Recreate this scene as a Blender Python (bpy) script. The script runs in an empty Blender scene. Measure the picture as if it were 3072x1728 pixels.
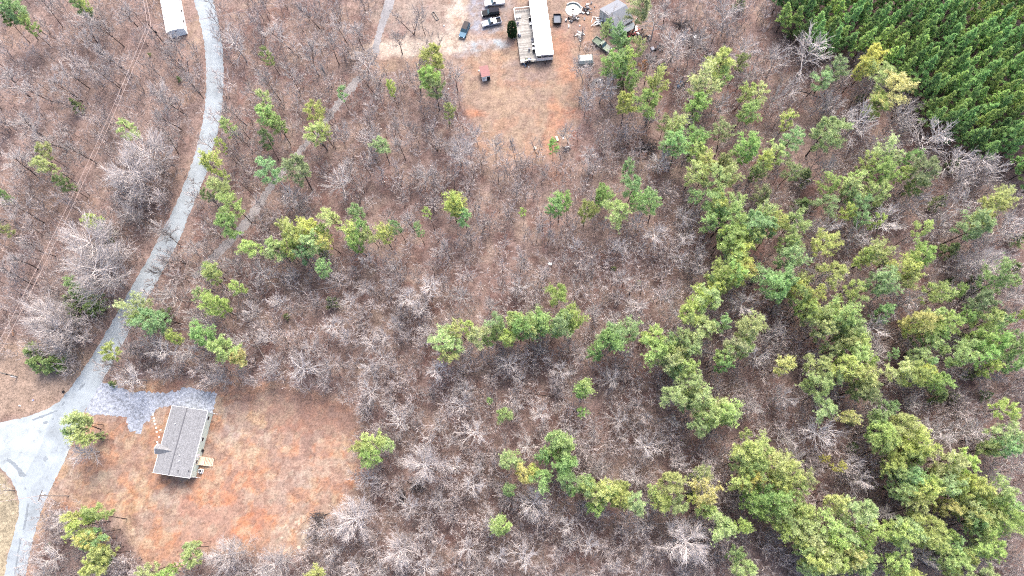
import bpy, math, random
import numpy as np
from mathutils import Vector, Matrix

# ------------------------------------------------------------------ camera, sky, sun, exposure
SC = bpy.context.scene
COL = SC.collection
F = 2050.0; H = 170.0; CX, CY = 1536.0, 864.0
dn = Vector((64.0, -626.0, -F)).normalized()           # where "down" points in the camera's frame
up = -dn
xw = (Vector((1, 0, 0)) - up * up.x).normalized()
yw = up.cross(xw)
RW = Matrix((xw, yw, up))                              # camera frame -> world
cam_d = bpy.data.cameras.new('camera'); cam = bpy.data.objects.new('camera', cam_d); COL.objects.link(cam)
cam_d.sensor_width = 36; cam_d.lens = 36 * F / 3072; cam_d.clip_start = 1; cam_d.clip_end = 6000
cam.matrix_world = Matrix.Translation((0, 0, H)) @ RW.to_4x4()
SC.camera = cam
SUN_EL, SUN_AZ = 52, 12                                # azimuth clockwise from +Y (the top of the picture)
w = bpy.data.worlds.new('World'); SC.world = w; w.use_nodes = True
nt = w.node_tree; bg = nt.nodes['Background']
sky = nt.nodes.new('ShaderNodeTexSky'); sky.sky_type = 'NISHITA'; sky.sun_disc = False
sky.sun_elevation = math.radians(SUN_EL); sky.sun_rotation = math.radians(SUN_AZ)
sky.air_density = .8; sky.dust_density = 5.0; sky.ozone_density = .6
nt.links.new(sky.outputs[0], bg.inputs[0]); bg.inputs[1].default_value = 0.15
sd = bpy.data.lights.new('sun', 'SUN'); sd.energy = .9; sd.angle = math.radians(24); sd.color = (1, .965, .925)
sun = bpy.data.objects.new('sun', sd); COL.objects.link(sun); sun.location = (0, 0, 260)
az, el = math.radians(SUN_AZ), math.radians(SUN_EL)
sv = Vector((math.sin(az) * math.cos(el), math.cos(az) * math.cos(el), math.sin(el)))
sun.rotation_euler = sv.to_track_quat('Z', 'Y').to_euler()
SC.view_settings.view_transform = 'Standard'; SC.view_settings.look = 'None'
SC.cycles.use_denoising = False; SC.cycles.filter_width = 1.1
SC.view_settings.exposure = 2.05; SC.view_settings.gamma = 1

# ------------------------------------------------------------------ helpers
def P(x, y, z=0.0):
    """the point at height z seen at photo pixel x, y"""
    d = RW @ Vector(((x - CX) / F, -(y - CY) / F, -1))
    return Vector((0, 0, H)) + d * ((z - H) / d.z)
def PX(p):
    c = RW.transposed() @ (Vector(p) - Vector((0, 0, H)))
    return (CX + F * c.x / -c.z, CY - F * c.y / -c.z)
def mpp(x, y, z=0.0):
    """metres per photo pixel there"""
    c = RW.transposed() @ (P(x, y, z) - Vector((0, 0, H)))
    return -c.z / F
S = 768 / 1932.0
def T(c, r, x, y): return (c * 768 + x * S, r * 576 + y * S)
OV = 3072 / 2576.0
def lin(v):
    v /= 255.0
    return v / 12.92 if v <= .04045 else ((v + .055) / 1.055) ** 2.4
GAIN = 2.5
def C(r, g, b, k=1.0): return tuple(min(.85, lin(v) / GAIN * k) for v in (r, g, b)) + (1,)

def tag(o, label=None, cat=None, group=None, kind=None):
    if label: o['label'] = label
    if cat: o['category'] = cat
    if group: o['group'] = group
    if kind: o['kind'] = kind
    return o
def empty(name, loc, rz=0, label=None, cat=None, group=None, scale=None, rot=None):
    o = bpy.data.objects.new(name, None); COL.objects.link(o); o.location = loc
    o.rotation_euler = rot if rot else (0, 0, rz)
    if scale: o.scale = scale
    return tag(o, label, cat, group)

MATS = {}
def mat(name, col, rough=.7, noise=0.0, nscale=2.0, metal=0.0, bump=0.0, spec=.5):
    if name in MATS: return MATS[name]
    m = bpy.data.materials.new(name); m.use_nodes = True; MATS[name] = m
    t = m.node_tree; b = t.nodes['Principled BSDF']
    b.inputs['Roughness'].default_value = rough; b.inputs['Metallic'].default_value = metal; b.inputs['Specular IOR Level'].default_value = spec
    b.inputs['Base Color'].default_value = col
    if noise:
        tc = t.nodes.new('ShaderNodeTexCoord'); n = t.nodes.new('ShaderNodeTexNoise')
        n.inputs['Scale'].default_value = nscale; n.inputs['Detail'].default_value = 6; n.inputs['Roughness'].default_value = .7
        mr = t.nodes.new('ShaderNodeMapRange'); mr.inputs[1].default_value = .3; mr.inputs[2].default_value = .7
        mr.inputs[3].default_value = 1 - noise; mr.inputs[4].default_value = 1 + noise
        mx = t.nodes.new('ShaderNodeVectorMath'); mx.operation = 'SCALE'; mx.inputs[0].default_value = col[:3]
        t.links.new(tc.outputs['Object'], n.inputs['Vector']); t.links.new(n.outputs[0], mr.inputs[0])
        t.links.new(mr.outputs[0], mx.inputs['Scale']); t.links.new(mx.outputs[0], b.inputs['Base Color'])
        if bump:
            bp = t.nodes.new('ShaderNodeBump'); bp.inputs['Strength'].default_value = bump
            t.links.new(n.outputs[0], bp.inputs['Height']); t.links.new(bp.outputs[0], b.inputs['Normal'])
    return m

class MB:
    """collects simple solids and builds ONE mesh object"""
    def __init__(s): s.v = []; s.f = []
    def add(s, vs, fs):
        n = len(s.v); s.v += [tuple(a) for a in vs]; s.f += [tuple(i + n for i in f) for f in fs]; return s
    def box(s, x0, x1, y0, y1, z0, z1, taper=0.0, tx=None):
        tx = taper if tx is None else tx
        vs = [(x0, y0, z0), (x1, y0, z0), (x1, y1, z0), (x0, y1, z0),
              (x0 + tx, y0 + taper, z1), (x1 - tx, y0 + taper, z1), (x1 - tx, y1 - taper, z1), (x0 + tx, y1 - taper, z1)]
        return s.add(vs, [(0, 3, 2, 1), (4, 5, 6, 7), (0, 1, 5, 4), (1, 2, 6, 5), (2, 3, 7, 6), (3, 0, 4, 7)])
    def prism(s, pts, z0, z1):
        n = len(pts)
        vs = [(p[0], p[1], z0) for p in pts] + [(p[0], p[1], z1) for p in pts]
        return s.add(vs, [tuple(range(n - 1, -1, -1)), tuple(range(n, 2 * n))] + [(i, (i + 1) % n, n + (i + 1) % n, n + i) for i in range(n)])
    def profile(s, pts, y0, y1):
        """side outline (x, z) extruded across y"""
        n = len(pts)
        vs = [(p[0], y0, p[1]) for p in pts] + [(p[0], y1, p[1]) for p in pts]
        return s.add(vs, [tuple(range(n)), tuple(range(2 * n - 1, n - 1, -1))] + [((i + 1) % n, i, n + i, n + (i + 1) % n) for i in range(n)])
    def cyl(s, c, r, h, n=16, axis='z', r2=None):
        r2 = r if r2 is None else r2; vs = []
        for k, (rr, t) in enumerate(((r, 0), (r2, h))):
            for i in range(n):
                a = 2 * math.pi * i / n; u, v = rr * math.cos(a), rr * math.sin(a)
                vs.append((c[0] + u, c[1] + v, c[2] + t) if axis == 'z' else ((c[0] + u, c[1] + t, c[2] + v) if axis == 'y' else (c[0] + t, c[1] + u, c[2] + v)))
        fs = [tuple(range(n - 1, -1, -1)), tuple(range(n, 2 * n))] + [(i, (i + 1) % n, n + (i + 1) % n, n + i) for i in range(n)]
        if axis == 'y': fs = [tuple(reversed(f)) for f in fs]
        return s.add(vs, fs)
    def ring(s, c, r0, r1, h, n=24, a0=0, a1=2 * math.pi):
        full = abs(a1 - a0 - 2 * math.pi) < 1e-6; m = n if full else n + 1; vs = []
        for i in range(m):
            a = a0 + (a1 - a0) * i / n
            for r, z in ((r0, 0), (r1, 0), (r1, h), (r0, h)): vs.append((c[0] + r * math.cos(a), c[1] + r * math.sin(a), c[2] + z))
        fs = []
        for i in range(n):
            j = (i + 1) % m
            for k in range(4): fs.append((i * 4 + k, j * 4 + k, j * 4 + (k + 1) % 4, i * 4 + (k + 1) % 4))
        if not full: fs += [(0, 1, 2, 3), tuple((m - 1) * 4 + k for k in (3, 2, 1, 0))]
        return s.add(vs, fs)
    def tube(s, pts, rad, n=6):
        pts = [Vector(p) for p in pts]; rs = rad if isinstance(rad, (list, tuple)) else [rad] * len(pts); vs = []
        for i, p in enumerate(pts):
            d = (pts[min(i + 1, len(pts) - 1)] - pts[max(i - 1, 0)]).normalized()
            a = d.orthogonal().normalized() if abs(d.z) > .9 else d.cross(Vector((0, 0, 1))).normalized()
            b = d.cross(a)
            for k in range(n):
                t = 2 * math.pi * k / n; vs.append(p + (a * math.cos(t) + b * math.sin(t)) * rs[i])
        fs = [(i * n + k, i * n + (k + 1) % n, (i + 1) * n + (k + 1) % n, (i + 1) * n + k) for i in range(len(pts) - 1) for k in range(n)]
        fs += [tuple(range(n - 1, -1, -1)), tuple(range((len(pts) - 1) * n, len(pts) * n))]
        return s.add(vs, fs)
    def mesh(s, name):
        m = bpy.data.meshes.new(name); m.from_pydata(s.v, [], s.f); m.update(); return m
    def build(s, name, m, parent=None, loc=None, rz=0, bevel=0, label=None):
        o = bpy.data.objects.new(name, s.mesh(name)); COL.objects.link(o); o.data.materials.append(m)
        if parent: o.parent = parent
        if loc is not None: o.location = loc
        if rz: o.rotation_euler = (0, 0, rz)
        if bevel:
            b = o.modifiers.new('bevel', 'BEVEL'); b.width = bevel; b.segments = 2; b.limit_method = 'ANGLE'
        if label: o['label'] = label
        return o
def np_mesh(name, V, Q, m=None, attr=None):
    """fast mesh from arrays: V (n,3), Q (k, 3 or 4)"""
    me = bpy.data.meshes.new(name); k = Q.shape[1]
    me.vertices.add(len(V)); me.vertices.foreach_set('co', V.astype(np.float32).ravel())
    me.loops.add(Q.size); me.loops.foreach_set('vertex_index', Q.astype(np.int32).ravel())
    me.polygons.add(len(Q)); me.polygons.foreach_set('loop_start', np.arange(0, Q.size, k, dtype=np.int32))
    me.update(calc_edges=True)
    if attr is not None:
        a = me.attributes.new('shade', 'FLOAT', 'POINT'); a.data.foreach_set('value', attr.astype(np.float32))
    if m: me.materials.append(m)
    return me
def vnoise(x, y, seed=0):
    """value noise on arrays"""
    xi = np.floor(x).astype(np.int64); yi = np.floor(y).astype(np.int64); fx = x - xi; fy = y - yi
    fx = fx * fx * (3 - 2 * fx); fy = fy * fy * (3 - 2 * fy)
    def h(a, b):
        n = (a * 374761393 + b * 668265263 + seed * 1442695041) & 0x7fffffff
        n = ((n ^ (n >> 13)) * 1274126177) & 0x7fffffff
        return ((n ^ (n >> 16)) & 0xffff) / 65535.0
    return (h(xi, yi) * (1 - fx) + h(xi + 1, yi) * fx) * (1 - fy) + (h(xi, yi + 1) * (1 - fx) + h(xi + 1, yi + 1) * fx) * fy
def fbm(x, y, seed=0, o=4):
    s = 0; a = .5; t = 0
    for k in range(o): s = s + a * vnoise(x * 2 ** k, y * 2 ** k, seed + k); t += a; a *= .55
    return s / t
def inpoly(X, Y, poly):
    r = np.zeros(np.shape(X), bool); n = len(poly); j = n - 1
    for i in range(n):
        xi, yi = poly[i][:2]; xj, yj = poly[j][:2]
        c = ((yi > Y) != (yj > Y)) & (X < (xj - xi) * (Y - yi) / ((yj - yi) or 1e-9) + xi)
        r ^= c; j = i
    return r
def gp(pts, s=1.0):
    """photo pixels (times s) -> ground polygon"""
    return [P(x * s, y * s) for x, y in pts]
def ovp(pts): return gp(pts, OV)

# ------------------------------------------------------------------ zones on the ground (outlines as ground points)
L0 = [(1460,0),(1500,120),(1530,260),(1552,400),(1560,560),(1552,760),(1530,920),(1490,1100),(1440,1260),(1370,1449)]
R0 = [(1605,0),(1640,130),(1670,280),(1685,430),(1690,600),(1680,780),(1655,950),(1620,1080),(1570,1280),(1500,1449)]
L1 = [(1290,170),(1210,330),(1100,540),(1000,700),(900,890),(800,1060),(700,1230),(560,1449)]
R1 = [(1430,160),(1370,330),(1280,500),(1190,670),(1100,820),(1010,990),(920,1150),(850,1290),(760,1449)]
L2 = [(430,160),(360,300),(330,420),(260,560),(180,680),(130,800),(150,940),(125,1050),(100,1150),(60,1300),(30,1449)]
R2 = [(640,200),(560,400),(470,570),(420,680),(350,870),(300,1000),(240,1200),(195,1449)]
ROAD_L = [P(1452*S, -60)] + [P(*T(0,0,*p)) for p in L0] + [P(*T(0,1,*p)) for p in L1] + [P(*T(0,2,*p)) for p in L2] + [P(-8, 1860)]
ROAD_R = [P(1590*S, -60)] + [P(*T(0,0,*p)) for p in R0] + [P(*T(0,1,*p)) for p in R1] + [P(*T(0,2,*p)) for p in R2] + [P(50, 1860)]
SIDE = [P(*p) for p in [(-140,1270),(0,1267),(60,1256),(110,1240),(150,1222),(180,1203),(215,1160),(262,1160),(255,1230),(215,1330),(190,1390),(140,1490),(62,1520),(50,1475),(32,1434),(0,1402),(-60,1360),(-140,1330)]]
GDRIVE = [P(*T(0,2,*p)) for p in [(735,-20),(870,5),(930,45),(1000,60),(1100,62),(1230,65),(1330,50),(1420,25),(1640,70),(1620,150),(1600,240),(1500,260),(1430,190),(1300,165),(1190,185),(1150,240),(1120,275),(1090,300),(1075,340),(1060,365),(1015,362),(975,355),(968,300),(955,250),(800,238),(630,220),(690,100)]]
YARD_HOUSE = ovp([(262,960),(400,962),(545,975),(700,970),(860,1000),(925,1070),(893,1110),(905,1200),(950,1255),(830,1290),(795,1340),(765,1400),(640,1385),(480,1395),(420,1449),(350,1400),(310,1300),(180,1272),(140,1250),(60,1500),(0,1500),(100,1240),(150,1150),(215,1010)])
YARD_TOP = ovp([(1100,-60),(1150,90),(1050,132),(945,160),(945,190),(1100,160),(1150,190),(1160,240),(1190,310),(1205,400),(1290,410),(1400,400),(1450,320),(1465,200),(1480,140),(1600,140),(1640,60),(1600,-60)])
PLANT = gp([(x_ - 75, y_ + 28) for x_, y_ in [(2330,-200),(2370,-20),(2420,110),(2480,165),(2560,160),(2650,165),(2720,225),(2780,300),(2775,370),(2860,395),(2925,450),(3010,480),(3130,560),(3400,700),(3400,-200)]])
# ------------------------------------------------------------------ ground sheet
def make_ground():
    x0, x1, y0, y1, st = -215, 205, -75, 250, .45
    gx = np.arange(x0, x1, st); gy = np.arange(y0, y1, st)
    far = [4, 12, 30, 80, 200, 500, 1200, 2500]
    ax = np.concatenate([[x0 - f for f in far[::-1]], gx, [gx[-1] + f for f in far]])
    ay = np.concatenate([[y0 - f for f in far[::-1]], gy, [gy[-1] + f for f in far]])
    X, Y = np.meshgrid(ax, ay); ny, nx = X.shape
    def soft(poly, blur=2, edge=.16, ns=.12, seed=1):
        m = inpoly(X, Y, poly).astype(float)
        for _ in range(blur):
            for axn in (0, 1):
                m = (np.roll(m, 1, axn) + m + np.roll(m, -1, axn) + np.roll(m, 2, axn) + np.roll(m, -2, axn)) / 5
        if not ns: return m
        t = m + (fbm(X * ns * 2, Y * ns * 2, seed) - .5) * .9 * (m > 0.001) * (m < .999)
        return np.clip((t - .5 + edge) / (2 * edge), 0, 1) ** 1
    col = np.zeros((ny, nx, 3)); amp = np.full((ny, nx), 1.0)
    def lay(mask, c, a=None):
        nonlocal col, amp
        mk = mask[..., None]; col = col * (1 - mk) + np.array(c[:3]) * mk
        if a is not None: amp = amp * (1 - mask) + a * mask
    n1 = fbm(X * .035, Y * .035, 3); n2 = fbm(X * .12, Y * .12, 7); n3 = fbm(X * .5, Y * .5, 11)
    sm = lambda v, a, b: np.clip((v - a) / (b - a), 0, 1)
    lay(np.ones((ny, nx)), C(163, 142, 132), 1.0)
    lay(sm(n1, .45, .65) * .6, C(165, 142, 132))
    lay(sm(n2, .46, .66) * .7, C(138, 114, 109))
    lay(sm(fbm(X * .16, Y * .16, 31), .52, .68) * .6, C(176, 156, 142)); lay(sm(fbm(X * .3, Y * .3, 34), .56, .68) * .55, C(132, 98, 90)); lay(sm(fbm(X * .5, Y * .5, 32), .5, .7) * .45, C(172, 148, 142)); lay(sm(fbm(X * .6, Y * .6, 33), .54, .7) * .5, C(126, 104, 99))
    # paler litter west of the road, brownish spots
    west = soft(ovp([(-300,-100),(500,-100),(520,200),(480,420),(330,740),(200,980),(-300,1060)]), 6, .45, .05, 5)
    lay(west * .6, C(168, 146, 138)); lay(west * sm(fbm(X * .09, Y * .09, 41), .55, .7) * .5, C(172, 146, 128))
    lay(west * sm(fbm(X * .07, Y * .07, 47), .58, .75) * .5, C(140, 122, 114))
    lay(soft(ovp([(-300,880),(150,850),(250,900),(200,1000),(120,1040),(-300,1075)]), 5, .4, .1, 6) * .8, C(178, 156, 138))
    lay(soft(ovp([(-300,1180),(0,1190),(35,1225),(50,1280),(30,1400),(5,1500),(-300,1600)]), 2, .3, .2, 8), C(184, 171, 145))
    def blob(cx, cy, rx, ry, c, k, warp=6, seed=20, hard=.5, rot=0, a=None):
        p = P(cx * OV, cy * OV); s = mpp(cx * OV, cy * OV) * OV; R_ = (max(rx, ry) * s * 1.15) * (1 + hard) + warp
        i0, i1 = np.searchsorted(ax, (p.x - R_, p.x + R_)); j0, j1 = np.searchsorted(ay, (p.y - R_, p.y + R_))
        if i1 <= i0 or j1 <= j0: return
        W = (slice(j0, j1), slice(i0, i1)); X_, Y_ = X[W], Y[W]
        wx = X_ + (fbm(X_ * .1, Y_ * .1, seed) - .5) * warp + (fbm(X_ * .5, Y_ * .5, seed + 50) - .5) * warp * .5
        wy = Y_ + (fbm(X_ * .1, Y_ * .1, seed + 9) - .5) * warp + (fbm(X_ * .5, Y_ * .5, seed + 59) - .5) * warp * .5
        dx, dy = (wx - p.x) / (rx * s), (wy - p.y) / (ry * s * 1.15)
        d = np.sqrt(dx * dx + dy * dy); c = np.array([q * .74 + z * .26 for q, z in zip(c[:3], C(182, 160, 146)[:3])])
        pat = (.75 if k >= .8 else .35) + (.4 if k >= .8 else .75) * sm(fbm(X_ * .4, Y_ * .4, seed + 3) * .6 + fbm(X_ * 1.5, Y_ * 1.5, seed + 4) * .4, .42, .58)
        mk = (np.clip((1 + hard * .5 - d) / hard, 0, 1) * np.clip(k * pat, 0, 1))
        col[W] = col[W] * (1 - mk[..., None]) + c * mk[..., None]
        if a is not None: amp[W] = amp[W] * (1 - mk) + a * mk
    # ---- the yard of the grey-roofed house
    yh = soft(YARD_HOUSE, 4, .3, .12, 9)
    lay(yh, C(188, 158, 130), .85)
    lay(yh * sm(n2, .45, .7) * .55, C(202, 154, 120)); lay(yh * sm(fbm(X * .11, Y * .11, 61), .5, .68) * .5, C(180, 158, 144)); lay(yh * sm(fbm(X * .45, Y * .45, 62), .52, .68) * .5, C(160, 132, 120)); lay(yh * sm(fbm(X * .6, Y * .6, 63), .56, .72) * .5, C(208, 190, 172)); lay(yh * sm(fbm(X * .2, Y * .3, 64), .58, .66) * .35, C(150, 124, 118))
    yg = yh > .5
    G = lambda c: C(*c)
    for b in [(430,1180,110,70,(197,150,112),.5,6,21,.8),(560,1330,150,45,(202,152,120),.7,8,22,.8),(620,1270,90,60,(200,140,108),.65,8,23,.9),
              (700,1150,110,60,(202,148,120),.5,8,24,.9),(790,1080,80,45,(190,128,104),.55,7,25,.8),(860,1190,60,50,(202,142,108),.6,7,26,.8),
              (470,1270,22,22,(202,116,84),.95,4,27,.5),(500,1290,30,11,(204,112,80),.9,3,28,.5),(560,1290,50,30,(202,122,90),.7,9,29,.9),
              (640,1300,40,50,(202,120,88),.7,9,30,.9),(560,1360,45,20,(198,118,88),.75,6,31,.8),(480,1345,50,18,(200,124,94),.6,6,32,.9),
              (720,1080,40,16,(205,130,98),.7,6,33,.7),(605,1215,50,30,(205,135,100),.6,7,34,.9),(830,1245,40,22,(205,140,104),.6,7,35,.8),
              (350,1150,80,30,(160,128,120),.6,7,36,.9),(300,1190,50,28,(172,150,140),.6,7,37,.9),(250,1200,60,30,(176,160,140),.6,8,38,.9),
              (580,1095,26,22,(188,172,166),.9,3,39,.6),(880,1030,70,28,(150,118,110),.7,7,40,.9),(660,1010,110,18,(160,118,106),.7,7,41,.9),
              (770,1040,30,22,(150,120,116),.75,6,42,.7),(810,1130,24,18,(196,170,150),.7,5,43,.7),(735,1200,50,40,(178,168,160),.6,9,44,.9),
              (420,1250,30,20,(168,150,148),.75,5,45,.8),(480,1215,60,16,(140,122,118),.7,4,46,.7),(740,1330,60,30,(186,172,150),.7,8,47,.9),
              (330,1250,70,24,(188,158,124),.6,7,48,.9),(420,1340,40,40,(186,140,106),.6,8,49,.9),(560,1160,90,80,(196,168,148),.35,9,50,.9),
              (240,1110,90,30,(150,122,112),.55,7,51,.9),(310,1060,50,20,(148,116,108),.6,6,52,.9),(480,975,70,9,(180,112,92),.6,4,53,.8),
              (420,1050,20,30,(178,118,88),.7,4,54,.7),(170,1270,12,16,(196,118,84),.6,4,55,.8),(200,1250,60,18,(186,150,118),.5,6,56,.9)]:
        blob(b[0], b[1], b[2], b[3], C(*b[4]), b[5], b[6] * 1.0, b[7], b[8], 0, .62)
    # sharp-edged patchwork over the soft colours: worn straw, bare clay, leaf litter, grey crust
    q1 = fbm(X * .23, Y * .23, 201, 5); q2 = fbm(X * .38, Y * .38, 202, 5); q3 = fbm(X * .9, Y * .9, 203, 4); q4 = fbm(X * .15, Y * .15, 204, 5)
    pe = P(700 * OV, 1290 * OV); pw = np.clip(1.15 - np.hypot((X - pe.x) / 62, (Y - pe.y) / 46), 0, 1)
    lay(yh * sm(q1 + .10 * pw, .545, .575) * .42, C(202, 140, 104)); lay(yh * sm(q2, .56, .59) * .5, C(198, 180, 156)); lay(yh * sm(q4, .56, .60) * .5, C(178, 162, 152))
    lay(yh * sm(q3, .58, .63) * .55, C(150, 118, 106)); lay(yh * sm(1 - q2, .58, .62) * .45, C(162, 136, 124))
    pn = P(850 * OV, 1000 * OV); nw = np.clip(1.25 - np.hypot((X - pn.x) / 30, (Y - pn.y) / 14), 0, 1)
    lay(yh * sm(q1 * .5 + q3 * .2 + nw * .5, .52, .60) * .6, C(152, 126, 116))
    # white rubble specks near the yard's lower corner
    lay(soft(ovp([(700,1290),(790,1290),(790,1360),(760,1400),(700,1390)]), 4, .4, .3, 13) * sm(fbm(X * 1.4, Y * 1.4, 15), .6, .68) * .8, C(220, 205, 185))
    # ---- the yard at the top
    yt = soft(YARD_TOP, 4, .35, .12, 10)
    lay(yt, C(164, 142, 128), .8)
    lay(yt * sm(n2, .5, .7) * .5, C(168, 146, 136)); lay(yt * sm(fbm(X * .4, Y * .4, 65), .52, .66) * .5, C(160, 138, 128)); lay(yt * sm(fbm(X * .5, Y * .5, 66), .56, .7) * .4, C(190, 170, 150))
    for b in [(1030,125,120,24,(226,212,196),.97,7,60,.7),(1130,112,80,22,(230,216,198),.97,6,61,.7),(1180,100,50,28,(212,202,190),.9,5,62,.7),
              (1150,45,24,70,(226,214,200),.95,5,63,.7),(1205,28,34,62,(164,170,184),.95,4,64,.6),(1225,75,50,18,(166,176,192),.9,4,65,.7),
              (1225,115,52,15,(180,198,208),.95,3,66,.6),(1260,20,22,50,(166,160,160),.7,4,67,.7),(1175,135,35,8,(168,170,180),.6,3,68,.7),
              (1000,45,70,45,(178,168,158),.6,8,69,.9),(1085,60,50,60,(176,164,154),.6,8,70,.9),(1100,180,60,30,(176,158,146),.5,7,71,.9),
              (1415,110,26,45,(180,128,104),.9,4,72,.6),(1425,180,30,36,(196,142,112),.9,4,73,.7),(1440,240,26,16,(194,140,112),.6,4,74,.8),
              (1350,255,120,60,(172,148,126),.6,9,75,.7),(1260,250,60,40,(196,168,142),.6,7,76,.8),(1195,290,22,12,(204,132,96),.85,4,77,.8),
              (1395,290,18,40,(198,128,96),.8,4,78,.8),(1440,285,30,14,(196,124,94),.7,4,79,.8),(1385,350,16,40,(196,120,88),.8,4,80,.7),
              (1330,200,60,16,(160,140,138),.6,5,81,.8),(1290,160,40,10,(168,158,160),.55,4,82,.8),(1235,150,40,20,(200,166,132),.6,5,83,.8),
              (1320,330,70,26,(184,162,140),.6,7,84,.8),(1240,180,40,30,(180,152,130),.6,7,85,.8),(1460,70,60,60,(160,136,130),.7,7,86,.8),
              (1500,160,40,30,(158,138,130),.6,6,87,.8),(1560,80,60,50,(128,112,112),.6,6,88,.8),(1640,140,80,40,(138,124,124),.55,7,89,.8),
              (1250,400,50,40,(178,154,136),.6,8,90,.9),(1400,420,30,40,(184,140,118),.6,6,91,.9),(1345,390,40,26,(176,150,136),.5,6,92,.9),
              (1440,330,14,14,(176,100,82),.7,4,93,.8),(505,60,24,90,(178,158,132),.6,4,94,.8),(430,170,26,60,(172,142,126),.4,7,95,.9),
              (560,1095,10,10,(180,160,150),.2,4,96,.9),(2400,300,60,30,(120,102,104),.5,6,97,.9)]:
        blob(b[0], b[1], b[2], b[3], C(*b[4]), b[5], b[6] * 1.0, b[7], b[8], 0, .75)
    lay(yt * sm(q2, .55, .58) * .35, C(184, 160, 134)); lay(yt * sm(q3, .57, .62) * .5, C(150, 126, 114)); lay(yt * sm(q1, .56, .59) * .4, C(186, 146, 122))
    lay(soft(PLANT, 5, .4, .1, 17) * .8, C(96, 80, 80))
    V = np.stack([X.ravel(), Y.ravel(), np.zeros(X.size)], 1)
    i = np.arange((ny - 1) * nx).reshape(ny - 1, nx)[:, :-1].ravel()
    Q = np.stack([i, i + 1, i + nx + 1, i + nx], 1)
    me = np_mesh('ground', V, Q)
    ca = me.color_attributes.new('tint', 'FLOAT_COLOR', 'POINT')
    ca.data.foreach_set('color', np.concatenate([col.reshape(-1, 3), np.ones((ny * nx, 1))], 1).astype(np.float32).ravel())
    at = me.attributes.new('litter', 'FLOAT', 'POINT'); at.data.foreach_set('value', amp.astype(np.float32).ravel())
    m = bpy.data.materials.new('ground_litter'); m.use_nodes = True; t = m.node_tree; N = t.nodes.new; L = t.links.new
    b = t.nodes['Principled BSDF']; b.inputs['Roughness'].default_value = .95; b.inputs['Specular IOR Level'].default_value = .1
    tc = N('ShaderNodeTexCoord'); a1 = N('ShaderNodeAttribute'); a1.attribute_name = 'tint'; a2 = N('ShaderNodeAttribute'); a2.attribute_name = 'litter'
    def noise(sc, det, ro, lo, hi, a, c_):
        n = N('ShaderNodeTexNoise'); n.inputs['Scale'].default_value = sc; n.inputs['Detail'].default_value = det; n.inputs['Roughness'].default_value = ro
        L(tc.outputs['Object'], n.inputs['Vector'])
        r = N('ShaderNodeMapRange'); r.inputs[1].default_value = lo; r.inputs[2].default_value = hi; r.inputs[3].default_value = a; r.inputs[4].default_value = c_
        L(n.outputs[0], r.inputs[0]); return r.outputs[0]
    f1 = noise(1.7, 8, .85, .38, .62, -.5, .58); f2 = noise(.45, 4, .6, .35, .65, -.22, .22); f3 = noise(5.0, 3, .7, .38, .62, -.25, .28)
    ad = N('ShaderNodeMath'); ad.operation = 'ADD'; L(f1, ad.inputs[0]); L(f2, ad.inputs[1])
    ad2 = N('ShaderNodeMath'); ad2.operation = 'ADD'; L(ad.outputs[0], ad2.inputs[0]); L(f3, ad2.inputs[1])
    mu = N('ShaderNodeMath'); mu.operation = 'MULTIPLY_ADD'; L(ad2.outputs[0], mu.inputs[0]); L(a2.outputs['Fac'], mu.inputs[1]); mu.inputs[2].default_value = 1.0
    vs = N('ShaderNodeVectorMath'); vs.operation = 'SCALE'; L(a1.outputs['Color'], vs.inputs[0]); L(mu.outputs[0], vs.inputs['Scale'])
    L(vs.outputs[0], b.inputs['Base Color'])
    me.materials.append(m)
    o = bpy.data.objects.new('ground', me); COL.objects.link(o); tag(o, kind='structure')
make_ground()

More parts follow.
